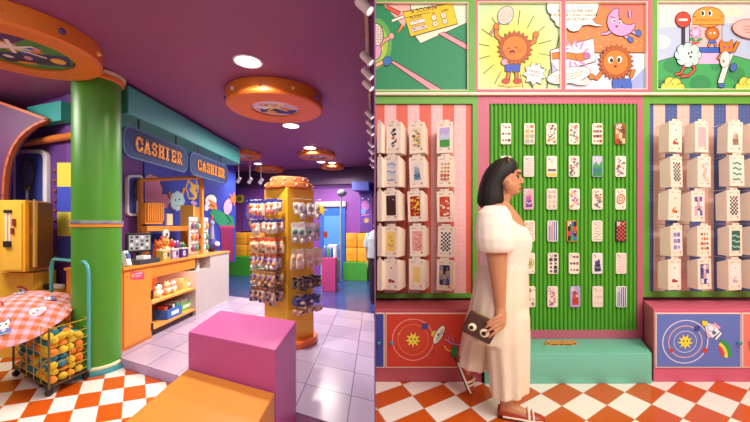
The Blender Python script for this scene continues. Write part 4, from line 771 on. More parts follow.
# ---------------- things on and behind the counter
t = thing('display_stand', 'orange post and beam stand with a slatted crate behind the cashier counter', 'display stand', (-3.62, 5.8, 1.1))
def XS(x, y, h=0., X=-3.6): return atx(x, y, X) + V((h, 0, 0))
m_st = mat('#e0902e', .45)
for X, y, zz in ((-3.8, 5.5, 2.36), (-3.2, 6.28, 2.52)):
    zb = .1 if X < -3.7 else 1.1
    MB(m_st).box((X, y, (zb + zz) / 2), (.05, .06, zz - zb)).build('post', t)
MB(m_st).tube([(-3.8, 5.5, 2.34), (-3.2, 6.28, 2.5)], .03, 8).build('beam', t)
mb = MB(m_st); rect(mb, XS, 149, 203, 166, 224, -.14, -.06)
for k in range(8): x = 149.8 + k * 2.1; rect(mb, XS, x, 203.4, x + 1.3, 221, -.06, -.03)
mb.build('slatted_crate', t)
mb = MB(m_st); rect(mb, XS, 147, 226, 192, 231, -.1, .0); mb.build('shelf', t)
for x in (147.5, 187):
    mb = MB(m_st); rect(mb, XS, x, 228, x + 4, 260, -.1, -.03); mb.build('post', t)
o = MB('#e9dcae').box(XS(171.5, 219.5, -.04), (.03, .16, .2)).build('note_card'); tag(o, 'small cream card leaning on the orange stand beside the slatted crate', 'card')
t = thing('alarm_clock', 'small white round clock hanging from the orange stand shelf', 'clock', XS(164, 236))
Q = Matrix.Rotation(PI / 2, 3, 'Y'); c = XS(164.5, 234.5, .01)
MB('#f0ece4').lathe([(.085, 0), (.09, .02), (.08, .03), (0, .031)], c, 20, Q).build('case', t, smooth=True); MB('#4a6a9a').lathe([(.03, .031), (.03, .034), (0, .034)], c, 12, Q).build('dial', t); MB('#c9c0b0').tube([c + V((.01, 0, .08)), c + V((.01, 0, .16))], .006, 6).build('hook', t)
t = thing('monitor', 'black till monitor with a grey picture on the cashier counter', 'monitor', (-3.2, 4.55, 1.105))
R = rz(-.35); o = V((-3.2, 4.6, 1.105)); mb = MB('#1c1a20'); mb.box(o + V((0, 0, .27)), (.05, .33, .26), R); mb.build('case', t, bevel=.008)
fr = lambda y, z, h: o + R @ V((.026 + h, y, .27 + z))
art(MB(), [RECT(-.145, -.1, .145, .1, '#aeb4b8')] + [RECT(-.13 + .07 * i, -.09 + .05 * j, -.09 + .07 * i, -.06 + .05 * j, ['#5a6064', '#e4e8ea', '#2a2c30'][(i * 2 + j) % 3]) for i in range(4) for j in range(4)], fr, yflip=False).build('screen', t, rec=False)
MB('#1c1a20').box(o + V((0, 0, .09)), (.05, .05, .14)).box(o + V((0, 0, .012)), (.2, .26, .024)).build('stand', t)
t = thing('till', 'grey and black cash till below the monitor on the counter', 'till', (-3.12, 4.35, 1.105))
MB('#3a3a42').box((-3.12, 4.5, 1.135), (.3, .4, .06)).build('drawer', t, bevel=.004); MB('#d8d8da').box((-3.03, 4.45, 1.19), (.1, .14, .05)).build('keypad', t, bevel=.006)
t = thing('card_terminal', 'white card terminal leaning by the till next to the green column', 'terminal', (-3.05, 4.14, 1.105))
MB('#dfe0e4').box((-3.05, 4.16, 1.2), (.06, .08, .19), Matrix.Rotation(-.3, 3, 'Y')).build('housing', t, bevel=.01); MB('#3a5a9a').box((-3.02, 4.16, 1.24), (.012, .06, .06), Matrix.Rotation(-.3, 3, 'Y')).build('screen', t)
def plush(pos, s, col, ear, label, name='plush_toy', group='plush toys around the counter', belly='#f4e8d8'):
    t = thing(name, label, 'plush toy', pos, group); p = V(pos)
    MB(mat(col, .9)).sphere(p + V((0, 0, s * .5)), (s * .42, s * .46, s * .5)).build('torso', t, smooth='all')
    hd = MB(mat(col, .9)).sphere(p + V((.05 * s, 0, s * 1.15)), (s * .38, s * .42, s * .38)).build('head', t, smooth='all')
    for sv in (-1, 1):
        MB(mat(ear, .9)).sphere(p + V((0, s * .28 * sv, s * 1.5)), (s * .1, s * .14, s * .18), seg=10, rings=6).build('ear', hd, smooth='all'); MB('#1c1416').sphere(p + V((s * .4, s * .16 * sv, s * 1.2)), s * .06, seg=8, rings=5).build('eye', hd, smooth='all')
        MB(mat(col, .9)).sphere(p + V((s * .2, s * .44 * sv, s * .6)), (s * .14, s * .14, s * .26), seg=10, rings=6).build('arm', t, smooth='all')
    MB(mat(belly, .9)).sphere(p + V((s * .26, 0, s * .5)), (s * .2, s * .3, s * .34)).build('belly', t, smooth='all')
    return t
for x, y, X, s, c_, e_, lb in ((157.5, 251, -3.4, .17, '#d8742e', '#c0502a', 'orange plush toy sitting left in the row behind the tins'), (163.5, 246, -3.42, .2, '#e09a4a', '#c83a4a', 'tan plush toy with red ears under the little clock'), (170, 246, -3.4, .17, '#c8343a', '#e8c04a', 'red plush toy in the middle of the counter row'), (176, 248, -3.36, .15, '#7a4aa0', '#e8e0f0', 'violet plush toy at the end of the counter row'), (182, 248, -3.34, .13, '#2f7a5a', '#e8d04a', 'green plush toy beside the charm board')):
    p = atx(x, y, X); plush((p.x, p.y, 1.105), s, c_, e_, lb)
o = MB('#231a24').box((-3.25, 5.1, 1.12), (.16, .4, .03)).build('tray', bevel=.004); tag(o, 'flat black tray on the orange counter under the plush toys', 'tray')
for y, c_, lb in ((4.9, '#c9a84a', 'gold printed tin box at the front edge of the cashier counter'), (5.12, '#a88ab8', 'lilac printed tin box, middle of the three on the counter edge'), (5.38, '#5a3a86', 'deep violet tin box near the grey unit on the counter edge')):
    t = thing('tin_box', lb, 'tin', (-3.05, y, 1.105), 'tins on the counter edge')
    MB(mat(c_, .35)).box((-3.05, y, 1.175), (.1, .17, .14)).build('tin_body', t, bevel=.006); MB('#e8dcc0').box((-3.05, y, 1.25), (.105, .175, .012)).build('lid', t)
    art(MB(), [E(-.03, 0, .03, .04, 0, '#f4ead0'), E(.035, .01, .025, .035, 0, '#2a2440'), E(-.03, 0, .012, .016, 0, '#2a2440')], lambda a, b, h, y=y: V((-3.0 + h, y + a, 1.175 + b)), h0=.001).build('printed_face', t, rec=False)
t = thing('charm_board', 'white upright board hung with small charms on the counter', 'display board', (-3.3, 6.2, 1.09))
fr = lambda y, z, h: V((-3.25 + h, y, z))
mb = MB('#e6d8cc'); mb.poly([(5.95, 1.105), (6.62, 1.095), (6.62, 1.76), (5.95, 1.76)], fr, -.02, 0); mb.build('board', t)
rr_ = random.Random(9)
for j in range(3):
    MB('#8a7a70').tube([fr(5.98, 1.68 - j * .2, .012), fr(6.59, 1.68 - j * .2, .012)], .006, 6).build('rail', t)
    for i in range(5): MB(mat(rr_.choice(['#3a2a34', '#c8904a', '#f4f0ee', '#8a5a86', '#5a8a6a', '#d86a6a']), .5)).sphere(fr(6.03 + i * .125, 1.6 - j * .2, .03), (.03, .042, .06), seg=10, rings=6).build('charm', t, smooth='all')
p = atx(212, 250, -3.25); t = thing('plush_toy', 'round blue violet plush ball with silver top on the grey counter', 'plush toy', (p.x, p.y, 1.09))
MB(mat('#3a2f7a', .6)).sphere((p.x, p.y, 1.22), (.13, .15, .13)).build('body', t, smooth='all'); MB('#d8d8e4').sphere((p.x + .1, p.y, 1.24), (.05, .09, .05)).build('muzzle', t, smooth='all'); MB('#9a98b8').tube([(p.x, p.y, 1.34), (p.x, p.y, 1.62)], [.05, .03], 10).sphere((p.x, p.y, 1.66), .05).build('topper', t, smooth=True)
o = MB('#e8b04a').plan([(-3.75, 6.55), (-3.5, 6.55), (-3.5, 6.62), (-3.75, 6.62)], 1.09, 2.0).build('display_post'); tag(o, 'flat orange post behind the round violet plush ball', 'post')
p = atx(203, 268, -3.12)
for i, (dy, c_, lb) in enumerate(((-.08, '#23283a', 'dark bottle standing in the cut out of the grey counter'), (.06, '#e8e4dc', 'white bottle beside the dark bottle in the grey counter cut out'))):
    o = MB(mat(c_, .4)).lathe([(.035, 0), (.035, .11), (.015, .14), (.015, .17), (0, .17)], (-3.12, 5.9 + dy, .84), 14).build('bottle', smooth=True); tag(o, lb, 'bottle')
# shelf goods in the niche
def toyrow(x, y, X, z): p = atx(x, y, X); return (p.x, p.y, z)
p = toyrow(158, 290, -3.12, .575); plush(p, .12, '#f0ece6', '#23202a', 'white plush toy with black ears on the upper niche shelf', group='plush toys in the counter niche')
for x, lb, c_ in ((166.5, 'peach plush toy, second on the upper niche shelf', '#eab088'), (172.5, 'pale pink plush toy beside the tan crate on the niche shelf', '#f0bcae')):
    plush(toyrow(x, 287, -3.12, .575), .12, c_, '#e89a8a', lb, group='plush toys in the counter niche')
def crate(x, X, z, dims, col, label, fill):
    p = atx(x, 290, X); t = thing('storage_crate', label, 'crate', (p.x, p.y, z)); d, w_, h = dims; c = V((p.x, p.y, z))
    mb = MB(mat(col, .5)); mb.box(c + V((0, 0, .008)), (d, w_, .016))
    for sx in (-1, 1): mb.box(c + V((sx * d / 2, 0, h / 2)), (.014, w_, h)); mb.box(c + V((0, sx * w_ / 2, h / 2)), (d, .014, h))
    mb.build('basket', t); mb = MB('#f4f0e6'); mb.box(c + V((d / 2 + .009, 0, h * .5)), (.004, w_ * .5, h * .4)); mb.build('label_card', t)
    for i, fc in enumerate(fill):
        y = p.y - w_ * .36 + i * w_ * .72 / max(1, len(fill) - 1); o = MB(mat(fc, .7)).box((p.x + .02 * (i % 2), y, z + .016 + h * .62), (d * .6, w_ * .2, h * 1.15), rz(.1 * (i % 3 - 1))).build('packet', bevel=.012, smooth=True)
        tag(o, 'small packet standing in the ' + label.split(' on ')[0].split(' with ')[0], 'packet', 'packets in the ' + label[:20])
crate(185, -3.2, .575, (.2, .5, .13), '#d8b070', 'tan crate with boxes on the upper niche shelf', ['#e0bc84', '#d8a868', '#e8cc9a', '#d8b074'])
crate(168, -3.14, .225, (.2, .36, .14), '#2f6ac0', 'blue crate with toys on the lower niche shelf', ['#d8503a', '#2a2430', '#f0e8e0', '#3a8a6a'])
crate(180.5, -3.2, .225, (.2, .46, .13), '#6ab84a', 'green crate with white packets on the lower niche shelf', ['#f4f2ea', '#eef2ec', '#f4f0e8', '#f0f0ea'])
# ---------------- ceiling discs
def disc(x, y, r, label, ri=.56, seed=1, z=3.12, zc=3.296):
    if y > 6: z = 3.2
    t = thing('ceiling_disc', label, 'ceiling disc', (x, y, z), 'orange ceiling discs'); c = (x, y, 0); ri *= r
    mb = MB(mat('#df7a26', .45)); n = 48
    prof = [(ri, zc), (ri, z + .01), (ri + .01, z), (r - .02, z), (r, z + .02), (r, zc)]
    mb.loft([[V((x + a * math.cos(2 * PI * k / n), y + a * math.sin(2 * PI * k / n), b)) for k in range(n)] for a, b in prof], False); mb.build('ring', t, smooth=True)
    R = random.Random(seed); fr = lambda a, b, h: V((x + a * ri, y + b * ri, z + .025 - h))
    g = [E(0, 0, 1, 1, 0, '#4a8a3a' if seed == 1 else '#c8bcc8'), PG([(-1 * .99, .1), (-.2, -.2), (.99 * .8, -.55), (.3, -.93), (-.6, -.78)], '#5a2f6a' if seed == 1 else '#dcd4d8'), PG([(-.8, .5), (.5, .84), (.92, .3), (.2, .1), (-.7, .0)], '#35356a')]
    for k in range(14): g.append(E(R.uniform(-.6, .5), R.uniform(-.5, .6), R.uniform(.08, .24), R.uniform(.06, .2), R.random(), R.choice(['#e8a83a', '#f0b848', '#c8502e', '#e09aa0', '#2f3f9a', '#f0e8e0', '#d88a2a', '#3a2a30'])))
    for k in range(5): g.append(L_([(R.uniform(-.6, .2), R.uniform(-.6, .6)), (R.uniform(0, .6), R.uniform(-.6, .6))], .08, R.choice(['#f0d84a', '#3a5ac0', '#f4ece0', '#2a2430'])))
    art(MB(), g, fr, yflip=False).build('picture', t, rec=False)
    for k in range(10):
        a = 2 * PI * k / 10 + .3; MB(mat(['#e8b04a', '#4a3f8a', '#f0d8d8', '#c85a3a'][k % 4], .35)).sphere((x + (r + .004) * math.cos(a), y + (r + .004) * math.sin(a), z + .09), .026, seg=10, rings=6).build('stud', t, smooth='all')
disc(-3.14, 3.0, .58, 'largest orange ceiling disc, touching the green column, with a colourful picture', .64, 1)
disc(-1.30, 4.45, .6, 'orange ceiling disc with a navy picture between the nearest two downlights', .5, 4)
for x, y, r, lb, sd_ in ((-1.36, 7.95, .42, 'orange ceiling disc beyond the third downlight', 5), (-3.1, 9.95, .4, 'orange ceiling disc near the mural end, left of the tower', 6), (-3.1, 7.95, .42, 'orange ceiling disc beside the far end of the teal bulkhead', 7), (-1.2, 9.53, .32, 'smallest orange ceiling disc by the far wall above the blue door', 8)): disc(x, y, r, lb, seed=sd_)
def downlight(px, py, r, lb, en, Y=None):
    Y = Y or F * 1.69 / (226 - py); x = (px - CX) / F * Y
    t = thing('downlight', lb, 'downlight', (x, Y, 3.27), 'ceiling downlights')
    MB('#f0ece8').lathe([(r, ZT - .002), (r + .025, ZT - .006), (r + .02, ZT - .014), (r, ZT - .012)], (x, Y, 0), 28, cap=False).build('trim_ring', t, smooth=True)
    m = mat('#fff2e4', emit=7); MB(m).lathe([(r, ZT - .004), (r, ZT - .009), (0, ZT - .009)], (x, Y, 0), 28).build('lens', t)
    la = bpy.data.lights.new('downlight_lamp', 'AREA'); la.shape = 'DISK'; la.size = 2 * r; la.energy = en; la.color = (1, .9, .8); la.spread = math.radians(150)
    o = bpy.data.objects.new('downlight_lamp', la); C.objects.link(o); o.location = (x, Y, ZT - .03)
for a in ((248, 62, .125, 'nearest and largest white downlight on the purple ceiling', 60), (291, 126, .125, 'white downlight just past the second orange disc', 60), (310, 148, .125, 'third white downlight in the line towards the far wall', 60), (258, 172, .1, 'white downlight above the merchandise tower', 45, 9.25), (321, 166, .1, 'white downlight right after the third disc', 45, 9.0), (332, 176, .09, 'small white downlight in front of the blue door', 30, 9.1)): downlight(*a)
# ---------------- spotlights on the partition track
m_w = mat('#f6f0ea', .5)
for y0, y1, lb in ((1.95, 3.95, 'white ceiling track along the partition, nearest length'), (4.3, 8.6, 'white ceiling track along the partition, far length')):
    o = MB('#d8c0a0').box((-.07, (y0 + y1) / 2, 3.285), (.03, y1 - y0, .03)).build('light_track'); tag(o, lb, 'light track')
for i, (y, lb) in enumerate(((2.3, 'nearest white spotlight by the partition top'), (3.02, 'second white spotlight, first of the near trio'), (3.32, 'third white spotlight, middle of the near trio'), (3.6, 'fourth white spotlight, last of the near trio'), (4.55, 'fifth white spotlight, first on the far track'), (4.95, 'sixth white spotlight, on the far track'), (5.4, 'seventh white spotlight, on the far track'), (6.2, 'eighth white spotlight, past the gap of the far track'), (6.8, 'ninth white spotlight, near the track end'), (7.6, 'tenth white spotlight, second from the track end'), (8.4, 'farthest white spotlight of the partition track'))):
    t = thing('spotlight', lb + ', hanging from the track', 'spotlight', (-.07, y, 3.05), 'spotlights along the partition')
    Q = Matrix.Rotation(-.25 + .1 * (i % 3), 3, 'X') @ Matrix.Rotation(-.75, 3, 'Y')
    MB(m_w).lathe([(.0, .062), (.031, .06), (.034, .05), (.035, -.058), (.032, -.064), (.028, -.055), (0, -.053)], (-.075, y, 3.09), 20, Q).build('lamp_head', t, smooth=True)
    MB(m_w).tube([(-.07, y + .01, 3.275), (-.07, y + .01, 3.12)], .011, 8).build('arm', t)
    MB(mat('#fff0dc', emit=2)).lathe([(.027, -.052), (.027, -.055), (0, -.055)], (-.075, y, 3.09), 16, Q).build('lens', t)
for i, x in enumerate((-4.05, -3.8, -3.55)):
    y = 8.35 if False else 8.6 + .1 * i; t = thing('spotlight', ['first', 'middle', 'last'][i] + ' of three small white spotlights high beside the mural end', 'spotlight', (x + .6, y, 2.7), 'three far spotlights')
    MB(m_w).lathe([(.0, .08), (.04, .078), (.045, -.075), (0, -.076)], (x + .6, y, 2.76), 14, Matrix.Rotation(.6, 3, 'Y')).build('lamp_head', t, smooth=True); MB(m_w).tube([(x + .6, y, 2.78), (x + .6, y, 3.3)], .009, 6).build('stem', t)
# ---------------- side wall: racket frames, banner, arch, locker
def racket_frame(fr, x0, y0, x1, y1, label, s):
    t = thing('racket_frame', label, 'wall display', fr((x0 + x1) / 2, y1)); cx, cy = (x0 + x1) / 2, (y0 + y1) / 2; w_, h_ = x1 - x0, y1 - y0
    MB(mat('#e8e2e6', .4)).poly(rrpx(x0, y0, x1, y1, w_ * .22), fr, .0, .05).build('frame', t, bevel=.01)
    MB(mat('#3a4a9e', .6)).poly(rrpx(x0 + w_ * .1, y0 + h_ * .06, x1 - w_ * .1, y1 - h_ * .06, w_ * .16), fr, .03, .053).build('backing', t)
    rc = [fr(cx + w_ * .19 * math.cos(a), cy - h_ * .14 + h_ * .23 * math.sin(a), .075) for a in [2 * PI * k / 24 for k in range(24)]]
    MB(mat('#3a3440', .4)).tube(rc, .012 * s, 8, closed=True).build('racket_rim', t, smooth=True)
    mb = MB('#8a86b0')
    for k in range(-2, 3):
        q = math.sqrt(1 - (k / 3) ** 2); mb.tube([fr(cx + w_ * .19 * k / 3, cy - h_ * .14 - h_ * .23 * q, .075), fr(cx + w_ * .19 * k / 3, cy - h_ * .14 + h_ * .23 * q, .075)], .002 * s, 4); mb.tube([fr(cx - w_ * .19 * q, cy - h_ * .14 + h_ * .23 * k / 3, .075), fr(cx + w_ * .19 * q, cy - h_ * .14 + h_ * .23 * k / 3, .075)], .002 * s, 4)
    mb.build('string_net', t)
    MB('#c9a04a').tube([fr(cx - w_ * .1, cy + h_ * .05, .075), fr(cx, cy + h_ * .16, .075), fr(cx + w_ * .1, cy + h_ * .05, .075)], .009 * s, 6).build('throat', t); MB('#d8d4dc').tube([fr(cx, cy + h_ * .14, .075), fr(cx, cy + h_ * .42, .075)], .016 * s, 8).build('grip', t)
racket_frame(CW, 17.5, 150, 51, 215, 'white framed blue panel holding a tennis racket beside the yellow locker', 1)
racket_frame(MU, 124.5, 175, 140.5, 216, 'smaller white framed racket panel between the green column and the mural', .9)
o = MB(mat('#e8e2e6', .4)); o.tube([CW(36, 262, .03), CW(50, 258, .03), CW(54, 262, .03), CW(54, 282, .03)], .03, 8); o = o.build('wall_rail', smooth=True); tag(o, 'bent white tube frame low on the side wall below the racket panel', 'rail')
t = thing('wall_banner', 'yellow and blue blocked banner on the side wall beside the green column', 'wall panel', CW(70, 262))
for i, (a, b, c_) in enumerate(((163, 187, '#d8d04a'), (187, 212, '#3f4fc0'), (212, 236, '#d8d04a'), (236, 262, '#3f4fc0'))):
    mb = MB(mat(c_, .6)); rect(mb, CW, 60, a, 84, b, 0, .03); mb.build('colour_block', t)
for k in range(9): MB(mat('#7a3040', .5)).sphere(CW(58.8, 171 + k * 10, .03), .03, seg=10, rings=6).build('bulb', t, smooth='all')
t = thing('wall_rail', 'long orange rail across the side wall above the racket panel', 'rail', CW(40, 142)); MB(mat('#c9702a', .4)).tube([CW(8, 148, .06), CW(90, 135, .06)], .045, 10).build('bar', t, smooth=True)
t = thing('arch_panel', 'dark purple curved arch panel with an orange edge beside the yellow locker', 'arch', at(0, 226, 4.35))
def AR(x, y, h=0.): return at(x, y, 4.35) + V((0, -h, 0))
arcp = [(52, 121), (45, 124), (38, 127.5), (31, 132.5), (24.5, 139), (19, 147), (14.5, 157), (11.5, 168), (9.8, 180), (9, 196), (9, 352)]
mb = MB(mat('#5a2a56', .5)); mb.poly([(-70, 62), (0, 102.5)] + arcp + [(-70, 352)], AR, -.02, .06); mb.build('panel', t)
mb = MB(mat('#b5562a', .45))
def strip(pts, w_):
    for (a, b), (c2, d2) in zip(pts, pts[1:]):
        d = V((c2 - a, d2 - b)).normalized(); n_ = V((-d.y, d.x)) * w_ / 2; e = d * .4
        mb.poly([tuple(V((a, b)) - e + n_), tuple(V((c2, d2)) + e + n_), tuple(V((c2, d2)) + e - n_), tuple(V((a, b)) - e - n_)], AR, .02, .075)
strip(arcp, 2.4); strip([(-70, 62), (0, 102.5), (52, 121)], 2.6); mb.build('edge_trim', t)
YL = mat('#eeb436', .45)
t = thing('locker', 'yellow wall locker with an open door behind the ball cart', 'locker', at(12, 272, 3.95))
LK = lambda x, y, h=0.: at(x, y, 3.95) - V((-.44, .9, 0)) * 0 - V((0, h, 0))
mb = MB(YL); rect(mb, LK, -14, 200, 25, 272, -.3, 0); mb.build('cabinet_body', t, bevel=.006)
mb = MB(mat('#f0bc42', .45)); rect(mb, LK, 3.5, 203, 22.5, 270, 0, .012); mb.build('panel', t)
mb = MB(mat('#7a4a1c', .6)); rect(mb, LK, 25, 202, 31.5, 269, -.26, -.05); mb.build('dark_gap_block', t)  # solid brown block; the gap's darkness is put into its colour
mb = MB(mat('#f0bc46', .45)); mb.prism([LK(31, 268, -.05), LK(41.5, 266, .1), LK(42.2, 266, .09), LK(31.8, 268, -.07)], [LK(31, 202, -.05), LK(41.5, 200, .1), LK(42.2, 200, .09), LK(31.8, 202, -.07)]); d = mb.build('door', t)
MB('#b0402e').box(LK(34, 231, .02), (.02, .02, .05)).build('handle', d)
mb = MB('#2a2024'); rect(mb, LK, 6, 210, 13, 213, .012, .03); rect(mb, LK, 6.5, 241, 12.5, 247, .012, .04); mb.m('#e8e0dc'); rect(mb, LK, 7, 213, 8.6, 242, .012, .02); rect(mb, LK, 10.6, 213, 12.2, 242, .012, .02); mb.build('strap_pair', t)
mb = MB('#8a2a1c'); rect(mb, LK, 14.5, 219, 17, 226, .012, .03); rect(mb, LK, 13, 228, 15.5, 234, .012, .03); mb.build('latch', t)
t = thing('display_cabinet', 'yellow low cabinet under the locker with a painted rainbow motif', 'cabinet', at(20, 380, 4.1))
LC_ = lambda x, y, h=0.: at(x, y, 4.12) - V((0, h, 0))
mb = MB(YL); rect(mb, LC_, -30, 273, 33, 358, -.3, 0); mb.build('tall_body', t, bevel=.005); mb = MB(YL); rect(mb, LC_, 33, 291, 57, 358, -.22, 0); mb.build('low_body', t, bevel=.005)
art(MB(), [L_(arcpts(20, 296, 9, 250, 330), 2.2, '#c8402a'), L_(arcpts(20, 296, 7, 250, 330), 1.6, '#e8c8a0'), L_([(20, 289), (22, 297)], 1.6, '#3a3a5a'), L_([(22.6, 289), (25, 296)], 1.2, '#e8e0dc')], LC_).build('painted_motif', t, rec=False)
for x, c_, lb in ((42.5, '#1f1a1e', 'black shoe on the low yellow cabinet'), (49.5, '#e8e0d4', 'pale shoe on the low yellow cabinet beside the black one')):
    p = LC_(x, 291, -.1); o = MB(mat(c_, .5)); o.loft([[p + V((u, wd * math.cos(2 * PI * k / 12), .035 + hh * math.sin(2 * PI * k / 12) - .0)) for k in range(12)] for u, wd, hh in ((-.07, .03, .034), (-.05, .04, .035), (0, .04, .035), (.05, .04, .033), (.085, .02, .03))]); o = o.build('shoe', smooth='all'); tag(o, lb, 'shoe')
# ---------------- ball cart
cF, cR, cL, cB = V((-3.03, 3.16, 0)), V((-2.99, 3.55, 0)), V((-3.85, 3.62, 0)), V((-3.76, 3.95, 0))
Z = lambda p, z: V((p.x, p.y, z))
t = thing('ball_cart', 'wire ball cart with a teal handle in front of the green column', 'ball cart', (cF + cB) / 2)
m_wire = mat('#c9b83a', .4, .2); m_teal = mat('#4fa9a8', .35)
cs = [cF, cR, cB, cL]
mb = MB('#4a3a2a'); mb.prism([Z(p, .085) for p in cs], [Z(p, .1) for p in cs]); mb.build('base_tray', t)
for p in cs:
    MB('#6a5a34').tube([Z(p, .08), Z(p, .65)], .009, 8).build('corner_post', t)
    q = p + ((cF + cB) / 2 - p) * .08; MB('#1f1a1c').lathe([(.0, -.014), (.032, -.014), (.036, 0), (.032, .014), (0, .014)], (q.x, q.y, .037), 16, Matrix.Rotation(PI / 2, 3, 'Y')).tube([Z(q, .04), Z(q, .09)], .008, 6).build('wheel', t)
for z in (.14, .22, .3, .38, .46, .54, .64): MB(m_wire).tube([Z(p, z) for p in cs], .0042, 6, closed=True).build('wire_ring', t)
for a, b in zip(cs, cs[1:] + cs[:1]):
    n = max(2, int((b - a).length / .17))
    for k in range(1, n): MB(m_wire).tube([Z(a.lerp(b, k / n), .09), Z(a.lerp(b, k / n), .64)], .0038, 6).build('upright_wire', t)
hp = [Z(cR, .1), Z(cR, 1.12)] + [Z(cR.lerp(cB, .1 * s_), 1.12 + .1 * h_) for s_, h_ in ((.25, .55), (.6, .9), (1.0, 1))] + [Z(cR.lerp(cB, 1 - .1 * s_), 1.12 + .1 * h_) for s_, h_ in ((1.0, 1), (.6, .9), (.25, .55))] + [Z(cB, 1.12), Z(cB, .1)]
MB(m_teal).tube(hp, .017, 10).build('handle', t, smooth=True)
BALL = {}
for nm, c_ in (('orange', '#e8842a'), ('yellow', '#e2c436'), ('teal blue', '#2a7f96')): BALL[nm] = MB(mat(c_, .8, noise=.12, scale=40)).sphere((0, 0, .037), .037, seg=14, rings=10).build('ball', smooth='all'); BALL[nm].hide_render = False
R = random.Random(4); first = {}; uc = V((-3.66, 3.46))
for li in range(7):
    for i in range(11):
        for j in range(4):
            if not (j == 0 or i == 0 or li == 6): continue
            u = (i + .55 + .4 * (li % 2) + R.uniform(-.12, .12)) / 11.9; v = (j + .62 + .25 * (li % 2) + R.uniform(-.1, .1)) / 4.7
            p = cF + (cL - cF) * u + (cR - cF) * v; z = .101 + li * .064 + R.uniform(-.004, .004) + (R.uniform(-.03, .02) if li == 6 else 0)
            if li == 6 and (p.xy - uc).length < .09: continue
            w_ = R.random(); q = u + R.uniform(-.15, .15)
            nm = ('orange' if w_ < .45 else 'yellow' if w_ < .86 else 'teal blue') if q < .22 else ('teal blue' if w_ < .62 else 'orange' if w_ < .88 else 'yellow')
            o = BALL[nm] if nm not in first else BALL[nm].copy()
            if nm in first: C.objects.link(o)
            first[nm] = 1; o.location = (p.x, p.y, z); tag(o, nm + ' foam ball in the heap filling the wire cart', 'ball', 'foam balls in the wire cart')
# ---------------- umbrella lying on the cart
ut = thing('umbrella', 'open pink and orange gingham umbrella lying on the ball cart', 'umbrella')
GM = checkmat('gingham', '#f0bcd2', '#e89a92', '#dd7440', .085, (0, 1))
RU, HU = .5, .17
def umb(th, q): # surface of the canopy
    k = 8; sc = abs(math.sin(k * th / 2)); r = RU * q * (1 - .07 * (1 - abs(math.cos(k * th / 2))) * q ** 2)
    return V((r * math.cos(th), r * math.sin(th), HU * (1 - q ** 1.9) - .015 * q * (1 - abs(math.cos(k * th / 2)))))
n = 64; qs = [.01, .15, .3, .45, .6, .75, .88, 1]
mb = MB(GM); mb.loft([[umb(2 * PI * k / n, q) for k in range(n)] for q in qs] + [[umb(2 * PI * k / n, q) - V((0, 0, .006)) for k in range(n)] for q in qs[::-1]]); can = mb.build('canopy', ut, smooth=True)
for k in range(8): MB('#5a3a34').tube([umb(2 * PI * k / 8, q) - V((0, 0, .012)) for q in (.05, .4, .7, 1)], .004, 6).build('rib', ut)
MB('#241c1e').tube([V((0, 0, HU - .02)), V((0, 0, -.22))], .008, 8).build('shaft', ut); MB('#241c1e').tube([V((0, 0, -.2)), V((0, 0, -.27)), V((.03, 0, -.3)), V((.06, 0, -.27))], .014, 8).build('handle', ut, smooth=True); MB('#d8703a').tube([V((0, 0, HU - .01)), V((0, 0, HU + .05))], [.012, .006], 8).build('ferrule', ut)
def motif(th, q, kind, s):
    c0 = umb(th, q); tx = (umb(th + .03, q) - umb(th - .03, q)).normalized(); ty = (umb(th, q + .03) - umb(th, q - .03)).normalized(); nn = tx.cross(ty).normalized()
    if nn.z < 0: nn = -nn
    fr = lambda x, y, h: c0 + tx * x * s + ty * y * s + nn * (h + .004)
    if kind: g = [OP([(-1, -1.2), (-.8, -2), (-.3, -1.4), (.3, -1.4), (.8, -2), (1, -1.2), (1.1, 1.4), (-1.1, 1.4)], '#f4ece8', .2, '#5a5a86'), E(-.4, -.7, .16, .2, 0, '#2f3f8a'), E(.4, -.7, .16, .2, 0, '#2f3f8a'), RECT(-.9, .2, .9, 1.2, '#5a7ac0'), E(0, .5, .3, .3, 0, '#f0d0d8')]
    else: g = [E(-1, 0, .7, .6, 0, '#f4ecee'), E(.2, -.5, .9, .7, 0, '#f4ecee'), E(1.1, .2, .7, .6, 0, '#f4ecee'), E(.2, .3, 1, .6, 0, '#e6d4e0'), E(-.3, -.2, .14, .2, 0, '#4a4a7a'), E(.5, -.2, .14, .2, 0, '#4a4a7a')]
    art(MB(), g, fr, h0=.002, dh=.0004).build('printed_motif', can, rec=False)
for th, q, kd, s_ in ((-1.2, .62, 1, .05), (-.35, .6, 0, .05), (.5, .66, 1, .03), (-2.2, .6, 0, .05), (1.6, .6, 1, .045), (2.7, .6, 0, .05)): motif(th, q, kd, s_)
ut.location = (-3.66, 3.40, .67); ut.rotation_euler = (math.radians(24), math.radians(-4), .35)
# ---------------- display blocks
b = MB(mat('#c4589a', .4)).plan([(-1.34, 2.44), (-.61, 2.085), (-.63, 2.72), (-1.40, 3.075)], 0, .84).build('display_block', bevel=.008); tag(b, 'tall magenta pink display block at the edge of the tiled platform', 'display block')
b = MB(mat('#e09030', .4)).plan([(-1.34, 2.43), (-.612, 2.075), (-.60, 1.40), (-1.30, 1.74)], 0, .58).build('display_block', bevel=.008); tag(b, 'low orange display block in front of the taller pink block', 'display block')
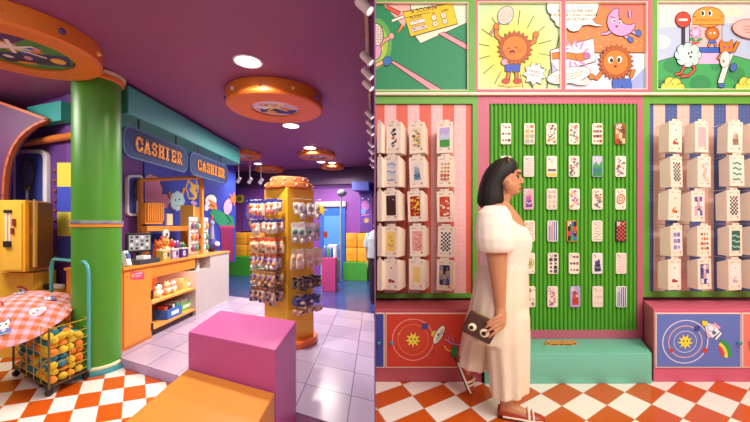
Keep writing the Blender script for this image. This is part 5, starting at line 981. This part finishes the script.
# ---------------- merchandise tower
C0, TL_, TR_ = V((-1.06, 4.1, 0)), V((-.36, .26, 0)), V((.26, .36, 0)); TC = C0 + (TL_ + TR_) / 2
YT = mat('#ecb02a', .45)
t = thing('merchandise_tower', 'square yellow merchandise tower with orange rings on top, on the tiled platform', 'display tower', (TC.x, TC.y, ZP))
MB(YT).plan([C0, C0 + TR_, C0 + TL_ + TR_, C0 + TL_], .18, 2.07).build('body', t, bevel=.012)
MB(mat('#d8682a', .4)).lathe([(.35, ZP), (.36, ZP + .02), (.36, ZP + .07), (.345, ZP + .085), (.2, ZP + .09)], (TC.x, TC.y, 0), 48).build('base', t, smooth=True)
for z, r, c_ in ((2.07, .30, '#dd7a36'), (2.145, .235, '#e08a58')):
    rg = MB(mat(c_, .4)).lathe([(r - .01, z), (r, z + .01), (r, z + .06), (r - .012, z + .072), (.0, z + .073)], (TC.x, TC.y, 0), 40).build('top_ring', t, smooth=True)
    for k in range(12): a = 2 * PI * k / 12; MB(mat('#f0cfa0', .4)).sphere((TC.x + r * math.cos(a), TC.y + r * math.sin(a), z + .035), .017, seg=8, rings=6).build('stud', rg, smooth='all')
def packet(name, label, w_, h_, d_, head, bag, toys, group, alpha=1.):
    t = thing(name, label, 'toy packet', (0, 0, 0), group)
    mb = MB(mat(bag, .3)); mb.loft([[V((a * (w_ / 2) * q, b * d_ / 2 * p_, z)) for a, b in ((-1, -.5), (-.6, -1), (.6, -1), (1, -.5), (1, .5), (.6, 1), (-.6, 1), (-1, .5))] for z, q, p_ in ((-h_, .9, .1), (-h_ * .9, 1, .8), (-h_ * .6, 1, 1), (-h_ * .3, .98, .7), (-h_ * .2, .95, .12))]); mb.build('bag', t, smooth=True)
    if head: mb = MB(mat(head, .45)); mb.box((0, 0, -h_ * .09), (w_, d_ * .14, h_ * .24)); mb.build('header_card', t)
    for i, c_ in enumerate(toys): MB(mat(c_, .5)).sphere((w_ * (.22 if i % 2 else -.2), -d_ * .42, -h_ * (.42 + .22 * i)), (w_ * .3, d_ * .3, h_ * .14), seg=10, rings=6).build('toy', t, smooth='all')
    return t
def zat(y, Y=4.0): return CZ - (y - HY) / F * Y
thL, thR = -math.radians(35.8), math.radians(54.2); nL, nR = V((-.5855, -.81, 0)), V((.81, -.585, 0))
GL = 'packets on the left side of the tower'; GR = 'packets on the right side of the tower'
rowsL = [(199, '#3a3a9a', '#d8c6b0', ['#e07a2a', '#f0ece4', '#d8503a'], 'packet with a blue card and pale toys in the top row of the tower'), (219, '#3f3f96', '#cfb8ac', ['#d86a4a', '#f4eee6'], 'packet with an indigo card and cream toys in the second row of the tower'), (238, '#d8522a', '#cdb498', ['#e8c9a0', '#b0503a'], 'packet with a red orange card in the third row of the tower'),
 (254, '#c8602e', '#b8a0b0', ['#6a4a9a', '#e09a4a', '#f0e8e0'], 'packet with an orange card and mixed toys in the fourth row of the tower'), (272, '#b07a3a', '#a88866', ['#7a4a9a', '#8a5a3a', '#d8b08a'], 'packet of brown and violet charms in the fifth row of the tower'), (289, '#8a4a3a', '#a88a86', ['#5a3440', '#c08a6a', '#3a2f5a'], 'packet of dark maroon charms in the lowest row of the tower')]
R = random.Random(12)
MB_PEG = mat('#d8d2c8', .3, .6)
def hang(proto, used, base, n_, th, tt):
    o = proto if not used else copy_tree(proto)
    o.location = base; o.rotation_euler = (0, R.uniform(-.22, .22), th + R.uniform(-.4, .4)); k = R.uniform(.8, 1.22); o.scale = (k, k, R.uniform(.85, 1.2)); return o
for ri, (y, hd_, bg, ty, lb) in enumerate(rowsL):
    pr = packet('toy_packet', lb, .088, .165, .05, hd_, bg, ty, GL); used = False; z = zat(y)
    for ci in range(5):
        f = C0 + TL_ * ((ci + .45) / 4.6); MB(MB_PEG).tube([V((f.x, f.y, z)), V((f.x, f.y, z)) + nL * .22], .004, 6).build('peg', t)
        for dp in (.075, .17): o = hang(pr, used, V((f.x, f.y, z - .004)) + nL * (dp + R.uniform(-.012, .012)), nL, thL, t); used = True
rowsR = [(199, .10, .22, None, '#cfc9c2', ['#b0a8a4', '#8a8a96', '#d8d0c8'], 'grey and white flat card packet, top row, turned to the aisle'), (223, .11, .22, '#e8e4da', '#b9b4ae', ['#5a8a7a', '#a8a098', '#d8c8b8'], 'clear packet with a white card in the second aisle row'), (249, .11, .24, '#e8d6a8', '#e0cdb6', ['#e0a88a', '#d8c8b8', '#c89a7a'], 'peach printed packet in the third aisle row'), (277, .1, .15, '#3a2a2a', '#6a5648', ['#2a2430', '#c8a05a', '#4a3a34'], 'dark brown packet in the fourth aisle row'), (294, .11, .13, None, '#4a4a7a', ['#2f3060', '#e0b8a0', '#3a3a6a'], 'navy blue doll packet in the lowest aisle row'), (306, .09, .1, None, '#c89a7a', ['#e0b898', '#8a5a4a'], 'small tan packet hanging lowest on the aisle side')]
for ri, (y, w_, h_, hd_, bg, ty, lb) in enumerate(rowsR):
    pr = packet('toy_packet', lb, w_, h_, .045, hd_, bg, ty, GR); used = False; z = zat(y, 4.15)
    for ci in range(3):
        f = C0 + TR_ * ((ci + .5) / 3); MB(MB_PEG).tube([V((f.x, f.y, z)), V((f.x, f.y, z)) + nR * .2], .004, 6).build('peg', t)
        for dp in (.06, .15): o = hang(pr, used, V((f.x, f.y, z - .004)) + nR * (dp + R.uniform(-.01, .01)), nR, thR, t); used = True
o = MB(mat('#e8c83a', .4)); fr = lambda x, y, h: at(x, y, 4.3) - V((0, h, 0)); o.poly(starpts(321, 210, 6.4, 3, 6), fr, 0, .02); mb = o; o = mb.build('star_charm'); tag(o, 'yellow star charm sticking out at the top of the tower by the blue door', 'charm')
o = MB('#c8402e').poly([(x + 325.5, y + 234.5) for x, y in roundrect(1.8, 3.4, 1.2)], fr, 0, .03).build('tag_charm'); tag(o, 'small red tag hanging off the tower towards the blue door', 'charm')
# ---------------- far end of the shop
WD = V((1, -.259, 0)).normalized(); WN = V((-.259, -1, 0)).normalized()
def fbox(mb, xa, xb, z0, z1, d0, d1):
    P0 = lambda X, d: V((X, FWY(X), 0)) + WN * d
    a, b, c_, d = P0(xa, d1), P0(xb, d1), P0(xb, d0), P0(xa, d0); return mb.prism([Z(p, z0) for p in (a, b, c_, d)], [Z(p, z1) for p in (a, b, c_, d)])
for xa, xb, zt_, lb in ((-4.95, -3.3, .68, 'green bench base at the far wall by the mural end'), (-.72, -.06, .6, 'green bench base at the far wall beside the partition')):
    o = fbox(MB(mat('#3f9a2e', .5)), xa, xb, ZP, zt_, .02, .62).build('bench', bevel=.01); tag(o, lb, 'bench')
def cube_seat(xa, xb, z0, z1, lb):
    o = thing('seat_cube', lb, 'cushion', Z(V(((xa + xb) / 2, FWY((xa + xb) / 2), 0)) + WN * .3, z0), 'orange seat cubes at the far wall')
    fbox(MB(mat('#eda42a', .5)), xa, xb, z0, z1, .06, .46).build('cushion', o, bevel=.03, smooth=True); fbox(MB(mat('#c9801e', .5)), xa + .03, xb - .03, (z0 + z1) / 2 - .006, (z0 + z1) / 2 + .006, .455, .463).build('seam', o)
for z0, z1, rn in ((.685, 1.04, 'lower'), (1.045, 1.4, 'upper')):
    for i, (xa, xb) in enumerate(((-4.56, -4.19), (-4.17, -3.8), (-3.78, -3.41))): cube_seat(xa, xb, z0, z1, f'orange seat cube in the {rn} row by the mural end, ' + ('nearest the mural', 'middle one', 'partly behind the tower packets')[i])
for z0, z1, rn in ((.605, 1.0, 'lower'), (1.005, 1.4, 'upper')):
    for i, (xa, xb) in enumerate(((-.70, -.39), (-.38, -.07))): cube_seat(xa, xb, z0, z1, f'orange seat cube in the {rn} row by the partition, ' + ('next to the grey pole', 'next to the passer by')[i])
dr = fbox(MB(mat('#2a5fae', .4)), -1.62, -.86, ZP, 2.18, .0, .05).build('door_1'); struct(dr)
fbox(MB('#4a86c8'), -1.5, -.98, .9, 1.9, .05, .06).build('door_panel', dr); MB('#d8dce4').sphere(V((-.98, FWY(-.98), 1.1)) + WN * .09, .04).build('door_handle', dr)
mb = MB('#e0c2a0'); fbox(mb, -1.75, -.84, 2.18, 2.32, 0, .1); struct(mb.build('door_frame', None))
t = thing('armchair', 'small grey armchair between the magenta plinth and the green bench', 'armchair', (-1.08, 9.1, ZP))
mb = MB(mat('#8f8fa0', .7)); fbox(mb, -1.08, -.84, ZP + .08, .5, .75, 1.2); mb.build('seat', t, bevel=.03); mb = MB(mat('#bcbccb', .7)); fbox(mb, -1.08, -.84, .45, 1.1, .68, .8); mb.build('backrest', t, bevel=.03)
for a in (-1.13, -.84): mb = MB(mat('#a8a8b8', .7)); fbox(mb, a, a + .05, ZP + .08, .72, .7, 1.2); mb.build('armrest', t, bevel=.02)
for a in (-1.08, -.88):
    for d in (.78, 1.12): mb = MB('#2a2428'); fbox(mb, a, a + .04, ZP, ZP + .09, d, d + .04); mb.build('leg', t)
o = MB(mat('#b03a76', .45)).plan([(-1.225, 7.8), (-.9, 7.72), (-.88, 8.02), (-1.2, 8.1)], ZP, .87).build('plinth', bevel=.008); tag(o, 'magenta plinth holding small bottles near the blue door', 'plinth')
for i, (px, c_, lb) in enumerate(((324.6, '#6a4a9a', 'violet bottle on the magenta plinth'), (328.2, '#3a8a5a', 'green bottle on the magenta plinth'), (331.6, '#2a4a9a', 'blue bottle on the magenta plinth'), (334.6, '#d8d8e0', 'white bottle on the magenta plinth'))):
    X = (px - CX) / F * 7.86; b = thing('bottle', lb, 'bottle', (X, 7.88, .87), 'bottles on the magenta plinth'); MB(mat(c_, .4)).lathe([(.034, .87), (.036, .88), (.036, 1.06), (.016, 1.09), (.016, 1.11), (0, 1.112)], (X, 7.88, 0), 14).build('flask', b, smooth=True); MB('#e8e4dc').lathe([(.019, 1.105), (.019, 1.14), (0, 1.142)], (X, 7.88, 0), 12).build('cap', b)
for (x0, y0, x1, y1), lb, c_ in (((359.5, 191, 372.5, 232), 'violet framed poster of a night scene beside the grey pole', '#5a3a9a'), ((244, 197, 258, 231), 'violet framed poster by the mural end, half behind the tower', '#5a4aa8')):
    p = thing('poster', lb, 'poster', FW((x0 + x1) / 2, y1)); mb = MB('#8a4aa0'); rect(mb, FW, x0, y0, x1, y1, .0, .05); mb.build('frame', p); mb = MB(c_); rect(mb, FW, x0 + .8, y0 + .8, x1 - .8, y1 - .8, .03, .055); mb.build('print', p)
    cx, cy = (x0 + x1) / 2, (y0 + y1) / 2; art(MB(), [E(cx, cy - 6, 4, 5, 0, '#b06ab8'), PG(starpts(cx + 1, cy + 9, 3.4, 1.6, 7), '#d8a04a'), E(cx - 2, cy, 2.4, 3, 0, '#6a8ad8'), E(cx + 3, cy - 12, .8, col='#f0e0f0'), E(cx - 3, cy - 13, .6, col='#f0e0f0'), L_([(cx - 4, cy + 4), (cx + 4, cy + 3)], .8, '#d87a9a')], FW, h0=.057).build('artwork', p, rec=False)
t = thing('wall_clock', 'yellow flower shaped disc high on the far wall by the mural end', 'wall disc', FW(241, 203)); mb = MB('#d8c04a'); mb.poly(starpts(241, 199, 4.4, 3.6, 10), FW, .0, .06); mb.build('petal_rim', t); mb = MB('#7a6a2a'); mb.poly([(241 + 2.2 * math.cos(k * PI / 8), 199 + 2.2 * math.sin(k * PI / 8)) for k in range(16)], FW, .06, .075); mb.build('centre', t)
t = thing('pole_lamp', 'slim grey pole with a round grey head beside the orange seat cubes', 'pole lamp', FW(348.5, 278)); q = FW(349.5, 262, .72)
MB(mat('#7a8a94', .4)).tube([V((q.x, q.y, ZP)), V((q.x, q.y, 2.46))], .03, 10).build('pole', t, smooth=True); MB(mat('#59646e', .5)).sphere((q.x + .02, q.y, 2.5), (.13, .1, .1)).build('lamp_head', t, smooth='all'); MB('#5a6670').lathe([(.07, ZP), (.07, ZP + .02), (.03, ZP + .03)], (q.x, q.y, 0), 20).build('base', t)
o = MB(mat('#3f4aa0', .5)); fbox(o, -.5, -.03, 2.58, 2.82, .0, .55); o = o.build('duct_box', bevel=.01); tag(o, 'blue box duct under the soffit beside the partition', 'duct')
# ---------------- passer-by in the partition doorway
p2 = thing('person', 'person in a pale grey shirt and black trousers standing in the partition doorway', 'person')
def el(cx, cy, z, ru, rv, n=24): return [V((cx + ru * math.cos(2 * PI * k / n), cy + rv * math.sin(2 * PI * k / n), z)) for k in range(n)]
mb = MB(SKIN); mb.sphere((0, .03, 1.53), (.072, .09, .11), seg=18, rings=12); mb.tube([(0, 0, 1.36), (0, .02, 1.47)], .052, 12)
mb.loft([el(0, 0, .86, .15, .11), el(0, 0, 1.0, .14, .1), el(0, 0, 1.2, .17, .11), el(0, 0, 1.33, .17, .1), el(0, 0, 1.39, .08, .06)])
for sx in (-1, 1):
    mb.tube([(.165 * sx, 0, 1.33), (.2 * sx, 0, 1.08), (.2 * sx, .08, .84)], [.05, .042, .028], 10); mb.sphere((.2 * sx, .1, .78), (.02, .035, .05))
    for k in range(4): mb.tube([(.2 * sx, .08 + .018 * k, .75), (.2 * sx, .085 + .018 * k, .69), (.195 * sx, .09 + .017 * k, .655)], .0095, 6)
    mb.tube([(.2 * sx, .07, .8), (.19 * sx, .05, .76), (.19 * sx, .05, .72)], .011, 6)
    mb.tube([(.08 * sx, 0, .88), (.085 * sx, .01, .48), (.085 * sx, -.01, .08)], [.085, .055, .04], 12); mb.tube([(.085 * sx, -.03, .05), (.09 * sx, .14, .035)], [.036, .03], 8)
mb.sphere((0, .125, 1.52), (.015, .02, .02)); mb.sphere((-.075, .02, 1.52), (.012, .02, .03)); mb.sphere((.075, .02, 1.52), (.012, .02, .03))
fuse(mb, 'body', SKIN, p2, .008, 4)
MB(HAIR).sphere((0, .0, 1.57), (.085, .1, .1), seg=20, rings=12).build('hair', p2, smooth='all')
GS = mat('#a9b8c4', .85); mb = MB(GS); mb.loft([el(0, 0, .88, .2, .15), el(0, -.01, 1.05, .2, .15), el(0, -.01, 1.25, .21, .145), el(0, 0, 1.36, .18, .11), el(0, 0, 1.42, .08, .075)])
for sx in (-1, 1): mb.tube([(.15 * sx, 0, 1.35), (.2 * sx, 0, 1.2), (.205 * sx, 0, 1.08)], [.07, .068, .066], 12)
fuse(mb, 'shirt', GS, p2, .01, 6)
BK = mat('#17161c', .8); mb = MB(BK); mb.loft([el(0, 0, .72, .16, .125), el(0, 0, .95, .165, .12)])
for sx in (-1, 1): mb.tube([(.08 * sx, 0, .86), (.085 * sx, .0, .5), (.085 * sx, -.01, .06)], [.1, .08, .062], 12)
fuse(mb, 'trousers', BK, p2, .01, 4)
for sx in (-1, 1): MB('#2a2428').sphere((.088 * sx, .05, .035), (.045, .13, .04)).build('shoe', p2, smooth='all')
for o in p2.children: pass
p2.location = (.05, 6.6, ZP)
# ================================================================== light
def area(name, loc, tgt, sx, sy, en, col):
    la = bpy.data.lights.new(name, 'AREA'); la.shape = 'RECTANGLE'; la.size = sx; la.size_y = sy; la.energy = en; la.color = col
    o = bpy.data.objects.new(name, la); C.objects.link(o); o.location = loc; o.rotation_euler = (V(tgt) - V(loc)).to_track_quat('-Z', 'Y').to_euler()
area('showroom_fill', (2.0, -1.0, 3.9), (1.9, 2.86, 1.7), 3.6, .9, 150, (1, .91, .81))  # added area light out of view, washing the display wall evenly
area('showroom_fill', (2.2, .9, 4.3), (2.2, 1.3, .5), 2.6, .6, 40, (1, .93, .84))  # added overhead fill for the showroom, no fitting behind it
area('shop_fill', (-2.2, 1.2, 3.25), (-2.2, 2.2, 0), 2.2, 1.6, 46, (1, .95, .9))  # added ambient fill for the front of the shop
area('shop_fill', (-1.6, 6.6, 3.2), (-1.6, 6.6, 0), 1.6, 2.2, 85, (1, .95, .93))  # added fill brightening the counter, mural and platform, no fixture there
area('shop_fill', (-4.8, 3.0, 3.2), (-4.5, 3.9, .8), 1.4, 1.2, 100, (1, .95, .88))  # added fill to lift the dark locker corner
area('shop_fill', (-2.3, 9.0, 2.8), (-2.3, 10, .6), 3.0, .5, 26, (1, .9, .9))  # added fill for the far wall and seats, not a fixture
area('niche_strip', (-3.06, 5.12, .895), (-3.3, 5.12, .3), 1.0, .04, 5, (1, .7, .55))
wd = bpy.data.worlds.new('world'); SC.world = wd; wd.use_nodes = True
bgn = wd.node_tree.nodes['Background']; bgn.inputs[0].default_value = (1, .95, .9, 1); bgn.inputs[1].default_value = .35
SC.view_settings.view_transform = 'Standard'; SC.view_settings.look = 'None'; SC.view_settings.exposure = 0; SC.view_settings.gamma = 1; SC.view_settings.use_curve_mapping = False
SC.cycles.use_denoising = True
